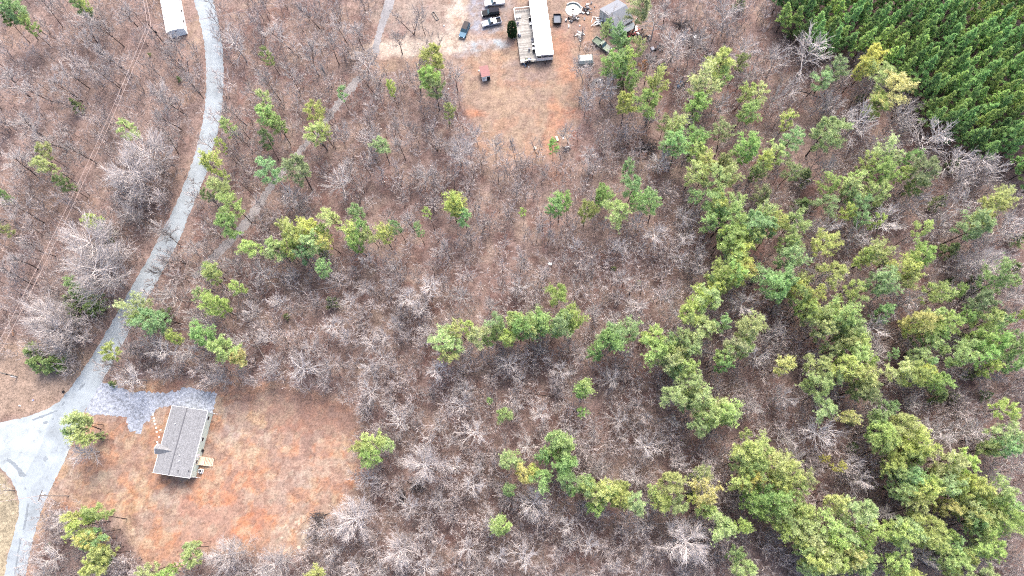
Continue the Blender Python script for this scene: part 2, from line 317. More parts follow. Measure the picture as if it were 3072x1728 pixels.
def resample(pts, step):
    out = []
    for a, b in zip(pts, pts[1:]):
        n = max(1, int((b - a).length / step)); out += [a.lerp(b, k / n) for k in range(n)]
    return out + [pts[-1]]
def smooth(pts, it=2):
    for _ in range(it):
        q = [pts[0]]
        for a, b in zip(pts, pts[1:]): q += [a.lerp(b, .25), a.lerp(b, .75)]
        pts = q + [pts[-1]]
    return pts
def asphalt(name, col, streak=True, fine=5.0, amp=.06):
    m = bpy.data.materials.new(name); m.use_nodes = True; t = m.node_tree; N = t.nodes.new; L = t.links.new
    b = t.nodes['Principled BSDF']; b.inputs['Roughness'].default_value = .9
    tc = N('ShaderNodeTexCoord'); uv = N('ShaderNodeAttribute'); uv.attribute_name = 'across'
    def rng(src, lo, hi, a, c_):
        r = N('ShaderNodeMapRange'); r.inputs[1].default_value = lo; r.inputs[2].default_value = hi; r.inputs[3].default_value = a; r.inputs[4].default_value = c_; L(src, r.inputs[0]); return r.outputs[0]
    def nz(sc, det, ro=.6):
        n = N('ShaderNodeTexNoise'); n.inputs['Scale'].default_value = sc; n.inputs['Detail'].default_value = det; n.inputs['Roughness'].default_value = ro; L(tc.outputs['Object'], n.inputs['Vector']); return n.outputs[0]
    terms = [rng(nz(fine, 5, .8), .3, .7, -amp, amp), rng(nz(.18, 6, .65), .3, .7, -.24, .2), rng(nz(.4, 6, .75), .56, .66, 0, -.24), rng(nz(1.1, 6, .7), .35, .65, -.05, .05)]
    if streak:
        n = N('ShaderNodeTexNoise'); n.noise_dimensions = '1D'; n.inputs['Scale'].default_value = 9; n.inputs['Detail'].default_value = 3; L(uv.outputs['Fac'], n.inputs['W'])
        terms.append(rng(n.outputs[0], .3, .7, -.13, .13))
    acc = None
    for x in terms:
        if acc is None: acc = x; continue
        a = N('ShaderNodeMath'); a.operation = 'ADD'; L(acc, a.inputs[0]); L(x, a.inputs[1]); acc = a.outputs[0]
    a = N('ShaderNodeMath'); a.operation = 'ADD'; L(acc, a.inputs[0]); a.inputs[1].default_value = 1
    vs = N('ShaderNodeVectorMath'); vs.operation = 'SCALE'; vs.inputs[0].default_value = col[:3]; L(a.outputs[0], vs.inputs['Scale']); L(vs.outputs[0], b.inputs['Base Color'])
    return m
def strip(left, right, z, nacross=6, n=220, jag=.12, seed=1):
    """ribbon between two edge polylines; returns V, Q, across"""
    rnd = np.random.RandomState(seed)
    def samp(pts):
        pts = smooth(pts, 2); d = [0]
        for a, b in zip(pts, pts[1:]): d.append(d[-1] + (b - a).length)
        t = np.linspace(0, d[-1], n); arr = np.array([[p.x, p.y] for p in pts])
        return np.stack([np.interp(t, d, arr[:, 0]), np.interp(t, d, arr[:, 1])], 1)
    A, B = samp(left), samp(right); D = (B - A) / np.linalg.norm(B - A, axis=1)[:, None]
    A = A + D * rnd.uniform(-jag, jag, (n, 1)); B = B + D * rnd.uniform(-jag, jag, (n, 1))
    u = np.linspace(0, 1, nacross + 1)
    V = (A[:, None, :] * (1 - u)[None, :, None] + B[:, None, :] * u[None, :, None]).reshape(-1, 2)
    V = np.concatenate([V, np.full((len(V), 1), z)], 1); k = nacross + 1
    Q = np.array([(i * k + j, i * k + j + 1, (i + 1) * k + j + 1, (i + 1) * k + j) for i in range(n - 1) for j in range(nacross)])
    return V, Q, np.tile(u * 6, n)
def sheet(name, me, m, kind='structure'):
    me.materials.append(m); o = bpy.data.objects.new(name, me); COL.objects.link(o); return tag(o, kind=kind)
def poly_mesh(name, outline, z, jag=.12, step=.6, seed=3):
    r = random.Random(seed); pts = resample(outline + [outline[0]], step)[:-1]
    m = MB(); n = len(pts); m.v = [(p.x + r.uniform(-jag, jag), p.y + r.uniform(-jag, jag), z) for p in pts]; m.f = [tuple(range(n))]
    return m.mesh(name)
m_road = asphalt('road_asphalt', C(184, 195, 202))
V, Q, u = strip(ROAD_L, ROAD_R, .03, 6, 320, .2)
me = np_mesh('road', V[:, :3], Q[:, ::-1] if False else Q)
at = me.attributes.new('across', 'FLOAT', 'POINT'); at.data.foreach_set('value', u.astype(np.float32))
sheet('road', me, m_road)
sheet('side_road', poly_mesh('side_road', SIDE, .02), asphalt('side_road_asphalt', C(196, 207, 212), False))
sheet('gravel_driveway', poly_mesh('gravel_driveway', GDRIVE, .02, .38, .45), asphalt('blue_gravel', C(188, 195, 208), False, 1.3, .7))
TL1 = [P(*T(1,0,*p)) for p in [(990,-90),(975,0),(945,110),(915,220),(885,320),(880,400)]]
TR1 = [P(*T(1,0,*p)) for p in [(1070,-90),(1050,0),(1020,90),(980,180),(940,300),(925,400)]]
V, Q, u = strip(TL1, TR1, .012, 3, 60, .2, 5)
me = np_mesh('gravel_lane', V, Q); at = me.attributes.new('across', 'FLOAT', 'POINT'); at.data.foreach_set('value', u.astype(np.float32))
sheet('gravel_lane', me, asphalt('lane_gravel', C(172, 170, 172), True, 2, .3))
TL = [P(*T(1,0,*p)) for p in [(765,560),(700,610),(600,740),(505,880),(440,990),(330,1090),(240,1210),(130,1330),(40,1449)]] + [P(*T(0,1,*p)) for p in [(1840,180),(1740,300),(1640,400),(1550,500),(1440,640)]]
TR = [P(*T(1,0,*p)) for p in [(800,600),(760,680),(660,800),(580,900),(500,1000),(400,1110),(300,1240),(200,1350),(130,1449)]] + [P(*T(0,1,*p)) for p in [(1932,220),(1840,330),(1740,430),(1640,530),(1480,660)]]
TL, TR = [a_.lerp(b_, .17) for a_, b_ in zip(TL, TR)], [b_.lerp(a_, .17) for a_, b_ in zip(TL, TR)]
V, Q, u = strip(TL, TR, .012, 3, 140, .4, 6)
me = np_mesh('gravel_track', V, Q); at = me.attributes.new('across', 'FLOAT', 'POINT'); at.data.foreach_set('value', u.astype(np.float32))
sheet('gravel_track', me, asphalt('track_gravel', C(176, 170, 168), True, 2, .3))

# worn dark patches on the paving
m_patch = asphalt('worn_patch', C(152, 162, 170), False, 3, .3)
for i, pl_ in enumerate([[(240,268),(300,245),(370,215),(438,196),(436,207),(380,228),(310,258),(250,276)], [(463,165),(478,136),(492,130),(488,148),(470,166)], [(592,40),(612,10),(640,-10),(645,2),(625,25),(604,46)],
                         [(60,560),(110,590),(165,650),(200,690),(180,705),(140,690),(130,650),(80,600),(50,580)], [(325,285),(352,275),(370,282),(350,300),(330,302)], [(390,262),(410,255),(405,266)], [(188,770),(198,790),(190,800),(184,785)],
                         [(205,900),(222,900),(205,1010),(185,1100),(172,1096),(190,1010)], [(150,1160),(162,1160),(135,1320),(118,1440),(108,1440),(128,1310)], [(330,560),(350,545),(365,560),(345,590),(330,580)]]):
    sheet('asphalt_patch', poly_mesh('asphalt_patch', [P(*T(0, 2, *q)) for q in pl_], .036 + .003 * i, .12, .4, 40 + i), m_patch)
# ------------------------------------------------------------------ tree materials and meshes
def tree_mat(name, rough=.85, transl=0.0, nscale=1.5):
    m = bpy.data.materials.new(name); m.use_nodes = True; t = m.node_tree; N = t.nodes.new; L = t.links.new
    b = t.nodes['Principled BSDF']; b.inputs['Roughness'].default_value = rough; b.inputs['Specular IOR Level'].default_value = .15
    oi = N('ShaderNodeObjectInfo'); at = N('ShaderNodeAttribute'); at.attribute_name = 'shade'
    vs = N('ShaderNodeVectorMath'); vs.operation = 'SCALE'; L(oi.outputs['Color'], vs.inputs[0]); L(at.outputs['Fac'], vs.inputs['Scale'])
    L(vs.outputs[0], b.inputs['Base Color'])
    if transl:
        tr = N('ShaderNodeBsdfTranslucent'); L(vs.outputs[0], tr.inputs[0]); mx = N('ShaderNodeMixShader'); mx.inputs[0].default_value = transl
        L(b.outputs[0], mx.inputs[1]); L(tr.outputs[0], mx.inputs[2]); L(mx.outputs[0], t.nodes['Material Output'].inputs[0])
    return m
M_BARK = tree_mat('bark'); M_TWIG = tree_mat('twigs'); M_NEEDLE = tree_mat('needles', .7, .33)

class Tubes:
    def __init__(s): s.V = []; s.Q = []; s.A = []; s.n = 0
    def tube(s, pts, r0, r1, k=3, shade=1.0):
        pts = np.asarray(pts, float); n = len(pts)
        d = np.gradient(pts, axis=0); d /= np.linalg.norm(d, axis=1)[:, None] + 1e-9
        ref = np.where(np.abs(d[:, 2:3]) > .8, np.array([[1., 0, 0]]), np.array([[0., 0, 1]]))
        a = np.cross(d, ref); a /= np.linalg.norm(a, axis=1)[:, None]; b = np.cross(d, a)
        th = np.arange(k) * 2 * math.pi / k; r = np.linspace(r0, r1, n)
        ring = pts[:, None, :] + r[:, None, None] * (a[:, None, :] * np.cos(th)[None, :, None] + b[:, None, :] * np.sin(th)[None, :, None])
        s.V.append(ring.reshape(-1, 3))
        i = np.arange(n - 1)[:, None] * k + np.arange(k)[None, :]; j = np.arange(n - 1)[:, None] * k + (np.arange(k)[None, :] + 1) % k
        s.Q.append(np.stack([i, j, j + k, i + k], -1).reshape(-1, 4) + s.n)
        s.A.append(np.full(n * k, shade)); s.n += n * k
    def arrays(s): return np.concatenate(s.V), np.concatenate(s.Q), np.concatenate(s.A)
    def mesh(s, name, m): V, Q, A = s.arrays(); return np_mesh(name, V, Q, m, A)
def limb(r, p0, d, L, n, up, wob):
    """a wandering branch"""
    pts = [np.array(p0, float)]; d = np.array(d, float)
    for i in range(n):
        d = d + np.array([r.gauss(0, wob), r.gauss(0, wob), up + r.gauss(0, wob)]); d /= np.linalg.norm(d)
        pts.append(pts[-1] + d * L / n)
    return np.array(pts)
def along(pts, t):
    k = t * (len(pts) - 1); i = min(int(k), len(pts) - 2); f = k - i; d = pts[i + 1] - pts[i]
    return pts[i] * (1 - f) + pts[i + 1] * f, d / (np.linalg.norm(d) + 1e-9)
def side(r, d, ang):
    """direction at ang from d, random roll"""
    d = d / np.linalg.norm(d); a = np.cross(d, [0, 0, 1.]) if abs(d[2]) < .9 else np.cross(d, [1., 0, 0]); a /= np.linalg.norm(a); b = np.cross(d, a)
    t = r.uniform(0, 6.283); return d * math.cos(ang) + (a * math.cos(t) + b * math.sin(t)) * math.sin(ang)
def bare_mesh(seed, Ht, R, clear, nl, n2, n3, n4=0, stems=1, elev=.75, tr=.16, crook=.12, lr=1.0, br=1.0):
    """leafless tree: (trunk and limbs mesh, twigs mesh)"""
    r = random.Random(seed); T1 = Tubes(); T2 = Tubes()
    for s_ in range(stems):
        lean = np.array([r.gauss(0, .06), r.gauss(0, .06), 1.0])
        if stems > 1: a = s_ * 6.283 / stems + r.random(); lean = np.array([math.cos(a) * .32, math.sin(a) * .32, 1])
        tk = limb(r, (0, 0, -.1), lean / np.linalg.norm(lean), Ht * .82, 9, .05, crook * .4)
        T1.tube(tk, tr, tr * .22, 6, .6)
        m_ = max(3, nl // stems)
        for i in range(m_):
            t = clear + (1 - clear) * ((i + r.random() * .8) / m_) ** .9; t = min(t, .99)
            p, d = along(tk, t); az_ = i * 2.4 + r.uniform(-.5, .5); e = elev * (.65 + .6 * t) + r.uniform(-.15, .2)
            dv = np.array([math.cos(az_) * math.cos(e), math.sin(az_) * math.cos(e), math.sin(e)])
            Ll = R * (1.25 - .45 * (t - clear) / (1 - clear + 1e-6)) * r.uniform(.75, 1.15)
            lb = limb(r, p, dv, Ll, 6, .06, crook); T1.tube(lb, tr * .5 * lr * (1.1 - t * .5), .024 * lr, 4, 1.0)
            for j in range(n2):
                t2 = .2 + .8 * (j + r.random()) / n2; p2, d2 = along(lb, min(t2, 1))
                b2 = limb(r, p2, side(r, d2, r.uniform(.3, .75)) + np.array([0, 0, .12]), Ll * r.uniform(.35, .62), 4, .05, crook * 1.2)
                T2.tube(b2, .038 * br, .018 * br, 3, 1.0)
                for k in range(n3):
                    p3, d3 = along(b2, min(.15 + .85 * (k + r.random()) / n3, 1))
                    b3 = limb(r, p3, side(r, d3, r.uniform(.3, .75)) + np.array([0, 0, .08]), Ll * r.uniform(.16, .32), 2, .05, crook * 1.3)
                    T2.tube(b3, .021, .012, 3, r.uniform(1.0, 1.2))
                    for q in range(n4):
                        p4, d4 = along(b3, min(.2 + .8 * (q + r.random()) / n4, 1))
                        T2.tube(limb(r, p4, side(r, d4, r.uniform(.4, .8)), Ll * r.uniform(.07, .13), 1, 0, 0), .017, .011, 3, r.uniform(1.05, 1.25))
    return T1, T2
BARE = {}
def reg(kind, args): BARE.setdefault(kind, []).append(args)
for s_ in range(7): reg('forest', dict(seed=s_, Ht=14, R=2.6, clear=.42, nl=13, n2=8, n3=6, elev=.75, tr=.15))
for s_ in range(6): reg('spread', dict(seed=20 + s_, Ht=11, R=3.0, clear=.32, nl=15, n2=9, n3=5, elev=.48, tr=.15, crook=.14, lr=1.2, br=1.35))
for s_ in range(4): reg('big', dict(seed=40 + s_, Ht=15, R=6.0, clear=.22, nl=30, n2=13, n3=8, elev=.42, tr=.30, crook=.10, lr=1.1, br=1.5))
for s_ in range(3): reg('multi', dict(seed=60 + s_, Ht=12, R=2.8, clear=.45, nl=14, n2=7, n3=5, stems=3, elev=.75, tr=.13))
BM = {}
for k, lst in BARE.items():
    BM[k] = []
    for a in lst:
        t1, t2 = bare_mesh(**a); BM[k].append((t1.mesh('bare_trunk_' + k, M_BARK), t2.mesh('bare_crown_' + k, M_TWIG), a))

def needle_tufts(r, centers, dirs, nb, ln, wd, spread=1.15):
    """each tuft: nb thin blades fanning about a direction"""
    nT = len(centers); rs = np.random.RandomState(r.randrange(1 << 30))
    c = np.repeat(np.array(centers), nb, 0); d = np.repeat(np.array(dirs), nb, 0)
    v = rs.normal(size=(nT * nb, 3)); v /= np.linalg.norm(v, axis=1)[:, None]
    dd = d + v * spread; dd /= np.linalg.norm(dd, axis=1)[:, None]
    w_ = np.cross(dd, rs.normal(size=(nT * nb, 3))); w_ /= np.linalg.norm(w_, axis=1)[:, None]
    L_ = rs.uniform(.7, 1.15, (nT * nb, 1)) * ln; W_ = rs.uniform(.7, 1.2, (nT * nb, 1)) * wd * .5
    V = np.stack([c - w_ * W_ * .5, c + w_ * W_ * .5, c + dd * L_ * .7 + w_ * W_, c + dd * L_, ], 1).reshape(-1, 3)
    n = nT * nb; b = np.arange(n) * 4; Q = np.stack([b, b + 1, b + 2, b + 3], 1)
    A = np.repeat(np.repeat(rs.uniform(.62, 1.3, nT), nb) * rs.uniform(.85, 1.15, n), 4)
    return V, Q, A
def pine_mesh(seed, Ht=15., R=3., base=.48, nl=30, nb=13, ln=.52, wd=.11, conic=False, droop=.0, dens=1.0):
    r = random.Random(seed); T1 = Tubes()
    tk = limb(r, (0, 0, -.1), (r.gauss(0, .03), r.gauss(0, .03), 1), Ht * .97, 9, .03, .03); T1.tube(tk, .17, .035, 6, 1)
    # a few lobes make the outline uneven
    lobes = [(r.uniform(0, 6.283), r.uniform(.2, .5)) for _ in range(3)]
    cs, ds = [], []
    for i in range(nl):
        f = (i + r.random()) / nl; t = base + (1 - base) * f; p, d = along(tk, min(t, .995)); a = i * 2.399 + r.uniform(-.6, .6)
        prof = (1 - f) ** .8 * .95 + .1 if conic else (.55 + .75 * math.sin(min(1, f * 1.05) * 2.3 + .35)) * (1 if f < .8 else 1 - (f - .8) * 2.6) * .82
        lb = 1 + sum(k * math.cos(a - q) for q, k in lobes) * (.25 if conic else .6)
        L_ = max(.35, R * prof * lb * r.uniform(.72, 1.12)); e = (.1 + .75 * f) + r.uniform(-.15, .2) - droop
        l = limb(r, p, (math.cos(a) * math.cos(e), math.sin(a) * math.cos(e), math.sin(e)), L_, 4, .09, .08)
        T1.tube(l, .05, .015, 3, 1)
        nn = max(3, int((2.5 + L_ * 3.9) * dens))
        for j in range(nn):
            t2 = .35 + .65 * (j + r.random() * .7) / nn; p2, d2 = along(l, min(t2, 1))
            sd_ = side(r, d2, r.uniform(.5, 1.1)); sd_[2] = abs(sd_[2]) * .35 + .1; q = p2 + sd_ * L_ * r.uniform(.1, .42) * (1.25 - .5 * t2)
            cs.append(q); ds.append(sd_ * .6 + np.array([0, 0, .6]))
            q2 = p2 + (q - p2) * .45; cs.append(q2); ds.append(sd_ * .5 + np.array([0, 0, .6]))
        cs.append(l[-1]); ds.append(d2 + np.array([0, 0, .4]))
    V, Q, A = needle_tufts(r, cs, ds, nb, ln, wd)
    return T1.mesh('pine_trunk', M_BARK), np_mesh('pine_crown', V, Q, M_NEEDLE, A)
PM = [pine_mesh(100 + s_, nl=20 + s_ % 4 * 5, nb=14, wd=.088, base=.42 + .05 * (s_ % 3)) for s_ in range(10)]
PM2 = [pine_mesh(200 + s_, Ht=14, R=2.4, base=.33, nl=36, nb=18, ln=.44, wd=.09, conic=True) for s_ in range(6)]
PM3 = [pine_mesh(300 + s_, Ht=9, R=2.2, base=.12, nl=40, nb=16, ln=.34, wd=.07, conic=True, droop=.1, dens=1.2) for s_ in range(4)]
PM4 = [pine_mesh(400 + s_, Ht=15, R=2.2, base=.62, nl=13, nb=11, ln=.5, wd=.11, dens=.9) for s_ in range(3)]

NEEDLE = {'y': (.49, .56, .24), 'g': (.37, .50, .215), 'b': (.22, .31, .13), 'o': (.35, .40, .19), 'Y': (.57, .57, .23), 'p': (.25, .42, .165), 'r': (.5, .3, .2)}
LOOK = {'y': 'yellow-green', 'g': 'mid green', 'b': 'dark green', 'o': 'dull olive', 'Y': 'golden yellow', 'p': 'deep green', 'r': 'orange-tinged'}

def put_tree(name, meshes, x, y, diam_px, hc_f, base_diam, base_h, h, cat, group, ccol, tcol, rnd, lean=.03, minpx=0):
    """a tree whose crown centre shows at photo pixel x, y"""
    hc = h * hc_f; g = P(x, y, hc); d = diam_px * mpp(x, y, hc); s = d / base_diam
    o = empty(name, (g.x, g.y, 0), 0, None, cat, group, (s, s, h / base_h), (rnd.gauss(0, lean), rnd.gauss(0, lean), rnd.uniform(0, 6.28)))
    t = bpy.data.objects.new('trunk', meshes[0]); c = bpy.data.objects.new('crown', meshes[1])
    for q, cl in ((t, tcol), (c, ccol)): q.parent = o; q.color = (*cl, 1); COL.objects.link(q)
    TREES.append((o, x, y, d, h)); return o
TREES = []
PINES = {
 (0,0): [(60,90,130,'g'),(130,55,130,'g'),(210,190,90,'g'),(25,140,110,'b'),(610,30,100,'b'),(665,45,60,'y'),(955,955,125,'y'),(330,1140,95,'y'),(375,1240,110,'y'),(480,1370,100,'b'),(1685,960,100,'y'),(1680,1115,70,'y'),(1580,1200,130,'y'),(1610,1385,120,'y'),(1690,1340,70,'y')],
 (1,0): [(85,405,90,'o'),(20,780,110,'y'),(115,870,125,'g'),(165,950,110,'g'),(60,1060,100,'b'),(425,840,140,'y'),(435,960,150,'y'),(500,960,90,'y'),(635,695,80,'g'),(950,1100,115,'y'),(1340,440,140,'y'),(1330,550,140,'g'),(1340,650,120,'o'),(1025,670,60,'y'),(110,1290,165,'g'),(310,1275,165,'o'),(1430,840,80,'o')],
 (2,0): [(945,60,150,'o'),(730,205,58,'g'),(690,240,56,'y'),(830,295,105,'g'),(865,345,100,'g'),(925,370,100,'y'),(850,430,120,'g'),(780,520,130,'g'),(880,520,120,'g'),(895,600,100,'g'),(980,500,60,'r'),(860,790,120,'y'),(1050,680,120,'y'),(1070,755,150,'g'),(1420,690,165,'y'),(1400,790,130,'g'),(1570,500,160,'y'),(1530,575,120,'g'),(1700,500,100,'o'),(1760,680,100,'y'),(1840,720,120,'y'),(1750,830,120,'g'),(1610,1030,130,'o'),(1170,900,90,'o'),(1210,980,120,'y'),(1180,1080,130,'g'),(1250,1120,150,'g'),(1345,1090,130,'g'),(1410,1180,120,'y'),(1380,1270,140,'y'),(1480,1260,120,'y'),(1760,1120,150,'g'),(1640,1230,110,'o'),(1620,1340,120,'y'),(1900,1210,110,'y'),(1850,1290,100,'o'),(1480,1395,160,'y'),(880,1250,80,'g'),(315,1105,70,'g'),(660,1430,85,'g'),(910,1410,120,'g')],
 (3,0): [(480,510,130,'o'),(370,600,120,'g'),(790,440,130,'Y'),(700,520,110,'Y'),(900,555,150,'y'),(880,680,210,'Y'),(840,780,130,'y'),(140,930,95,'y'),(170,1040,140,'g'),(450,970,190,'o'),(60,1180,130,'y'),(200,1250,120,'o'),(1025,1165,85,'g'),(620,1300,120,'y'),(740,1220,110,'y'),(850,1230,140,'y'),(820,1320,140,'g'),(1020,1290,90,'y'),(1200,1290,160,'o'),(1110,1390,110,'o'),(470,1440,110,'y'),(640,1430,120,'y')],
 (0,1): [(30,40,60,'g'),(45,300,100,'o'),(745,200,105,'y'),(540,720,90,'g'),(1090,880,150,'y'),(1170,900,170,'g'),(1060,975,120,'g'),(1300,1110,90,'y'),(775,1200,125,'y'),(1580,570,110,'g'),(1590,660,120,'y'),(1560,740,105,'y'),(1640,840,150,'y'),(1790,725,100,'y'),(1750,90,160,'y'),(1710,245,150,'g'),(1660,20,110,'y'),(1555,25,80,'o'),(1490,1120,145,'g'),(1700,1160,160,'g'),(1800,1240,110,'Y'),(1800,1305,90,'y')],
 (1,1): [(10,390,120,'y'),(200,320,165,'y'),(265,275,120,'y'),(150,420,140,'y'),(290,380,110,'g'),(340,490,105,'g'),(440,290,140,'y'),(430,390,150,'y'),(550,350,115,'Y'),(465,575,110,'g'),(630,200,145,'y'),(780,150,105,'g'),(740,300,120,'g'),(690,355,120,'y'),(765,375,105,'g'),(860,310,95,'y'),(960,310,115,'y'),(1080,275,85,'g'),(1230,300,65,'g'),(1310,180,85,'y'),(1475,90,130,'y'),(1540,110,120,'y'),(1570,195,105,'g'),(1440,1120,160,'y'),(1550,1040,120,'y'),(1460,1205,115,'y'),(1680,1080,125,'y'),(1800,1090,110,'o')],
 (2,1): [(85,150,70,'y'),(300,150,75,'g'),(360,100,105,'g'),(430,115,100,'g'),(560,130,120,'o'),(650,30,105,'g'),(830,95,145,'y'),(910,45,105,'g'),(1085,95,150,'g'),(345,780,125,'g'),(10,960,120,'y'),(60,1040,130,'g'),(190,930,120,'g'),(240,1010,130,'g'),(330,990,130,'g'),(415,1010,130,'y'),(680,1070,145,'g'),(780,1070,150,'g'),(860,1085,130,'g'),(640,1220,100,'g'),(1050,1060,150,'y'),(1130,1120,150,'g'),(1160,1195,100,'y'),(1290,1080,120,'y'),(1330,1140,120,'y'),(1190,1340,150,'y'),(1320,1285,140,'y'),(1290,1395,160,'y'),(560,1420,100,'y'),(1560,60,140,'g'),(1690,110,140,'y'),(1610,180,160,'g'),(1520,245,100,'g'),(1620,285,125,'y'),(1790,250,170,'g'),(1700,360,145,'y'),(1850,350,105,'y'),(1750,435,135,'Y'),(1640,510,120,'y'),(1640,600,140,'y'),(1730,620,160,'g'),(1815,555,110,'Y'),(1500,660,145,'y'),(1560,760,120,'y'),(1420,800,150,'y'),(1510,840,150,'y'),(1360,900,140,'y'),(1460,950,160,'y'),(1540,1000,110,'g'),(1900,590,125,'g'),(1890,175,120,'y'),(1790,1060,160,'y'),(1700,1145,140,'o'),(1750,1205,115,'y'),(1550,1220,125,'y'),(1570,1300,95,'g'),(1400,15,100,'g'),(1870,20,100,'o')],
 (3,1): [(40,190,130,'y'),(30,300,120,'g'),(100,380,115,'y'),(220,200,140,'y'),(130,500,155,'g'),(440,30,120,'g'),(600,30,105,'g'),(850,30,140,'y'),(700,110,120,'g'),(590,140,100,'y'),(720,225,100,'g'),(830,220,90,'y'),(1720,80,145,'y'),(1830,50,105,'y'),(1550,245,160,'g'),(1610,190,110,'y'),(1150,270,100,'y'),(450,440,165,'y'),(500,545,140,'y'),(830,440,140,'y'),(740,500,110,'y'),(1200,500,145,'g'),(1020,575,150,'Y'),(1080,660,110,'y'),(800,680,155,'g'),(620,730,115,'y'),(655,790,85,'y'),(1230,725,130,'y'),(1330,755,115,'y'),(1430,780,80,'g'),(1690,715,145,'g'),(1850,700,70,'o'),(110,680,145,'g'),(240,700,100,'Y'),(160,800,145,'g'),(350,800,125,'Y'),(280,880,125,'y'),(500,960,170,'y'),(420,1030,140,'y'),(570,1080,145,'y'),(700,1110,135,'y'),(870,925,110,'g'),(1120,960,150,'Y'),(1060,1040,110,'Y'),(1240,940,110,'y'),(1370,970,145,'y'),(1480,950,90,'g'),(1220,1150,130,'y'),(1130,1200,110,'y'),(1420,1210,160,'g'),(1330,1110,110,'g'),(1640,860,140,'o'),(1630,985,140,'y'),(1600,1090,130,'g'),(1720,1110,140,'g'),(1650,1190,120,'g'),(340,1250,145,'y'),(120,1310,120,'Y'),(640,1220,160,'y'),(560,1300,140,'y'),(680,1360,150,'y'),(360,1410,90,'y'),(950,1350,145,'y'),(1080,1380,160,'y'),(1850,1190,120,'g'),(1830,1310,120,'g'),(1680,1330,105,'y'),(1330,1410,120,'g'),(1900,940,65,'y')],
 (0,2): [(560,310,140,'y'),(610,280,100,'y'),(590,385,120,'y'),(690,400,75,'y'),(650,970,115,'g'),(620,1050,140,'y'),(740,1030,125,'y'),(690,1115,120,'g'),(690,1240,125,'Y'),(770,1290,120,'y'),(730,1380,130,'Y'),(1440,1250,105,'y'),(1400,1340,125,'y'),(1130,1400,120,'y'),(1250,1440,120,'g')],
 (1,2): [(870,440,160,'y'),(960,450,100,'y'),(880,550,150,'g'),(810,500,110,'y'),(1755,150,55,'g'),(1885,215,100,'y'),(1885,555,120,'y'),(1895,830,90,'g'),(1885,1080,125,'g'),(455,1420,110,'y')],
 (2,2): [(540,50,100,'g'),(480,170,95,'g'),(40,570,100,'y'),(60,680,130,'Y'),(220,640,125,'g'),(310,400,125,'g'),(380,510,135,'y'),(300,530,110,'g'),(440,600,150,'g'),(460,720,120,'g'),(440,800,100,'g'),(630,760,145,'y'),(560,830,120,'g'),(690,850,145,'y'),(810,790,110,'y'),(640,920,110,'g'),(760,890,120,'y'),(910,870,145,'g'),(1040,780,95,'y'),(1180,760,145,'y'),(1150,860,120,'y'),(1230,900,120,'y'),(1440,870,160,'Y'),(1440,960,110,'y'),(1640,1030,145,'y'),(1720,1080,115,'y'),(1600,1070,105,'g'),(1390,700,110,'y'),(1220,40,135,'y'),(1380,30,125,'y'),(1430,110,145,'y'),(1580,180,145,'y'),(1490,260,160,'y'),(1610,270,105,'y'),(1400,315,110,'y'),(1760,390,100,'y'),(1790,510,145,'y'),(1720,590,120,'y'),(1880,570,160,'y'),(1820,660,145,'g'),(1740,730,140,'Y'),(1730,840,120,'g'),(1890,850,120,'g'),(1740,1400,130,'y'),(1680,1350,110,'g')],
 (3,2): [(430,70,145,'y'),(520,155,130,'y'),(570,215,90,'Y'),(700,30,140,'o'),(900,140,110,'g'),(850,230,120,'g'),(1850,160,140,'y'),(1740,390,160,'y'),(1810,480,145,'g'),(1660,490,100,'o'),(1020,320,160,'y'),(850,350,145,'y'),(930,500,145,'y'),(1070,540,170,'y'),(1150,490,120,'y'),(900,600,120,'y'),(1070,650,140,'g'),(1400,560,160,'y'),(1480,650,145,'y'),(1340,750,140,'y'),(1450,790,140,'y'),(1550,760,130,'y'),(950,770,120,'g'),(1150,830,145,'y'),(1330,920,110,'Y'),(1100,980,140,'Y'),(1240,1010,145,'Y'),(1560,930,160,'y'),(1700,880,145,'y'),(1850,920,145,'g'),(1790,1040,160,'y'),(1530,1090,140,'g'),(950,1080,160,'y'),(1080,1150,160,'g'),(1200,1170,130,'y'),(1450,1230,140,'g'),(1740,1200,160,'g'),(1380,1320,145,'y'),(1560,1400,160,'y'),(500,630,70,'Y'),(450,565,55,'Y'),(60,600,160,'y'),(180,670,160,'y'),(270,760,120,'y'),(60,890,145,'g'),(200,960,120,'y'),(290,960,90,'y'),(530,890,120,'y'),(640,970,180,'y'),(200,1080,150,'y'),(330,1080,140,'y'),(450,1080,160,'y'),(580,1120,160,'y'),(740,1080,140,'y'),(320,1200,160,'y'),(480,1240,150,'y'),(650,1250,140,'Y'),(350,1390,160,'y'),(620,1370,130,'g'),(750,1360,130,'g'),(930,1390,160,'y'),(1050,1430,140,'y')],
}
CEDARS = {
 (0,0): [(580,790,95),(1125,410,30),(1350,600,45)], (2,0): [(1340,1160,80),(820,640,70),(1740,30,100),(1630,1220,110)], (3,0): [(285,1340,150),(430,395,80),(700,740,60),(1400,1230,110),(170,250,80)],
 (0,1): [(800,300,130),(640,790,170),(570,890,130),(700,860,120),(230,1210,120),(300,1280,150),(390,1300,130),(1240,930,120),(510,810,90),(35,90,50)],
 (1,1): [(560,820,100),(230,930,50),(500,460,90)], (2,1): [(770,580,42),(960,675,45),(1250,1160,80)],
 (3,1): [(270,110,140),(1300,80,130),(1360,430,150),(870,545,120),(1560,660,120),(1850,560,120),(1550,750,110),(1380,680,80),(1480,1110,120),(1550,1150,110),(1730,900,110),(1550,1370,110),(1880,350,120),(820,110,90)],
 (0,2): [(850,1,60),(760,385,70),(360,1230,60)], (1,2): [], (2,2): [(1340,700,70),(1360,830,80)], (3,2): [(1300,100,160),(1400,80,100),(1660,80,85),(640,280,75),(1250,700,110),(1000,860,90),(650,460,90)],
}
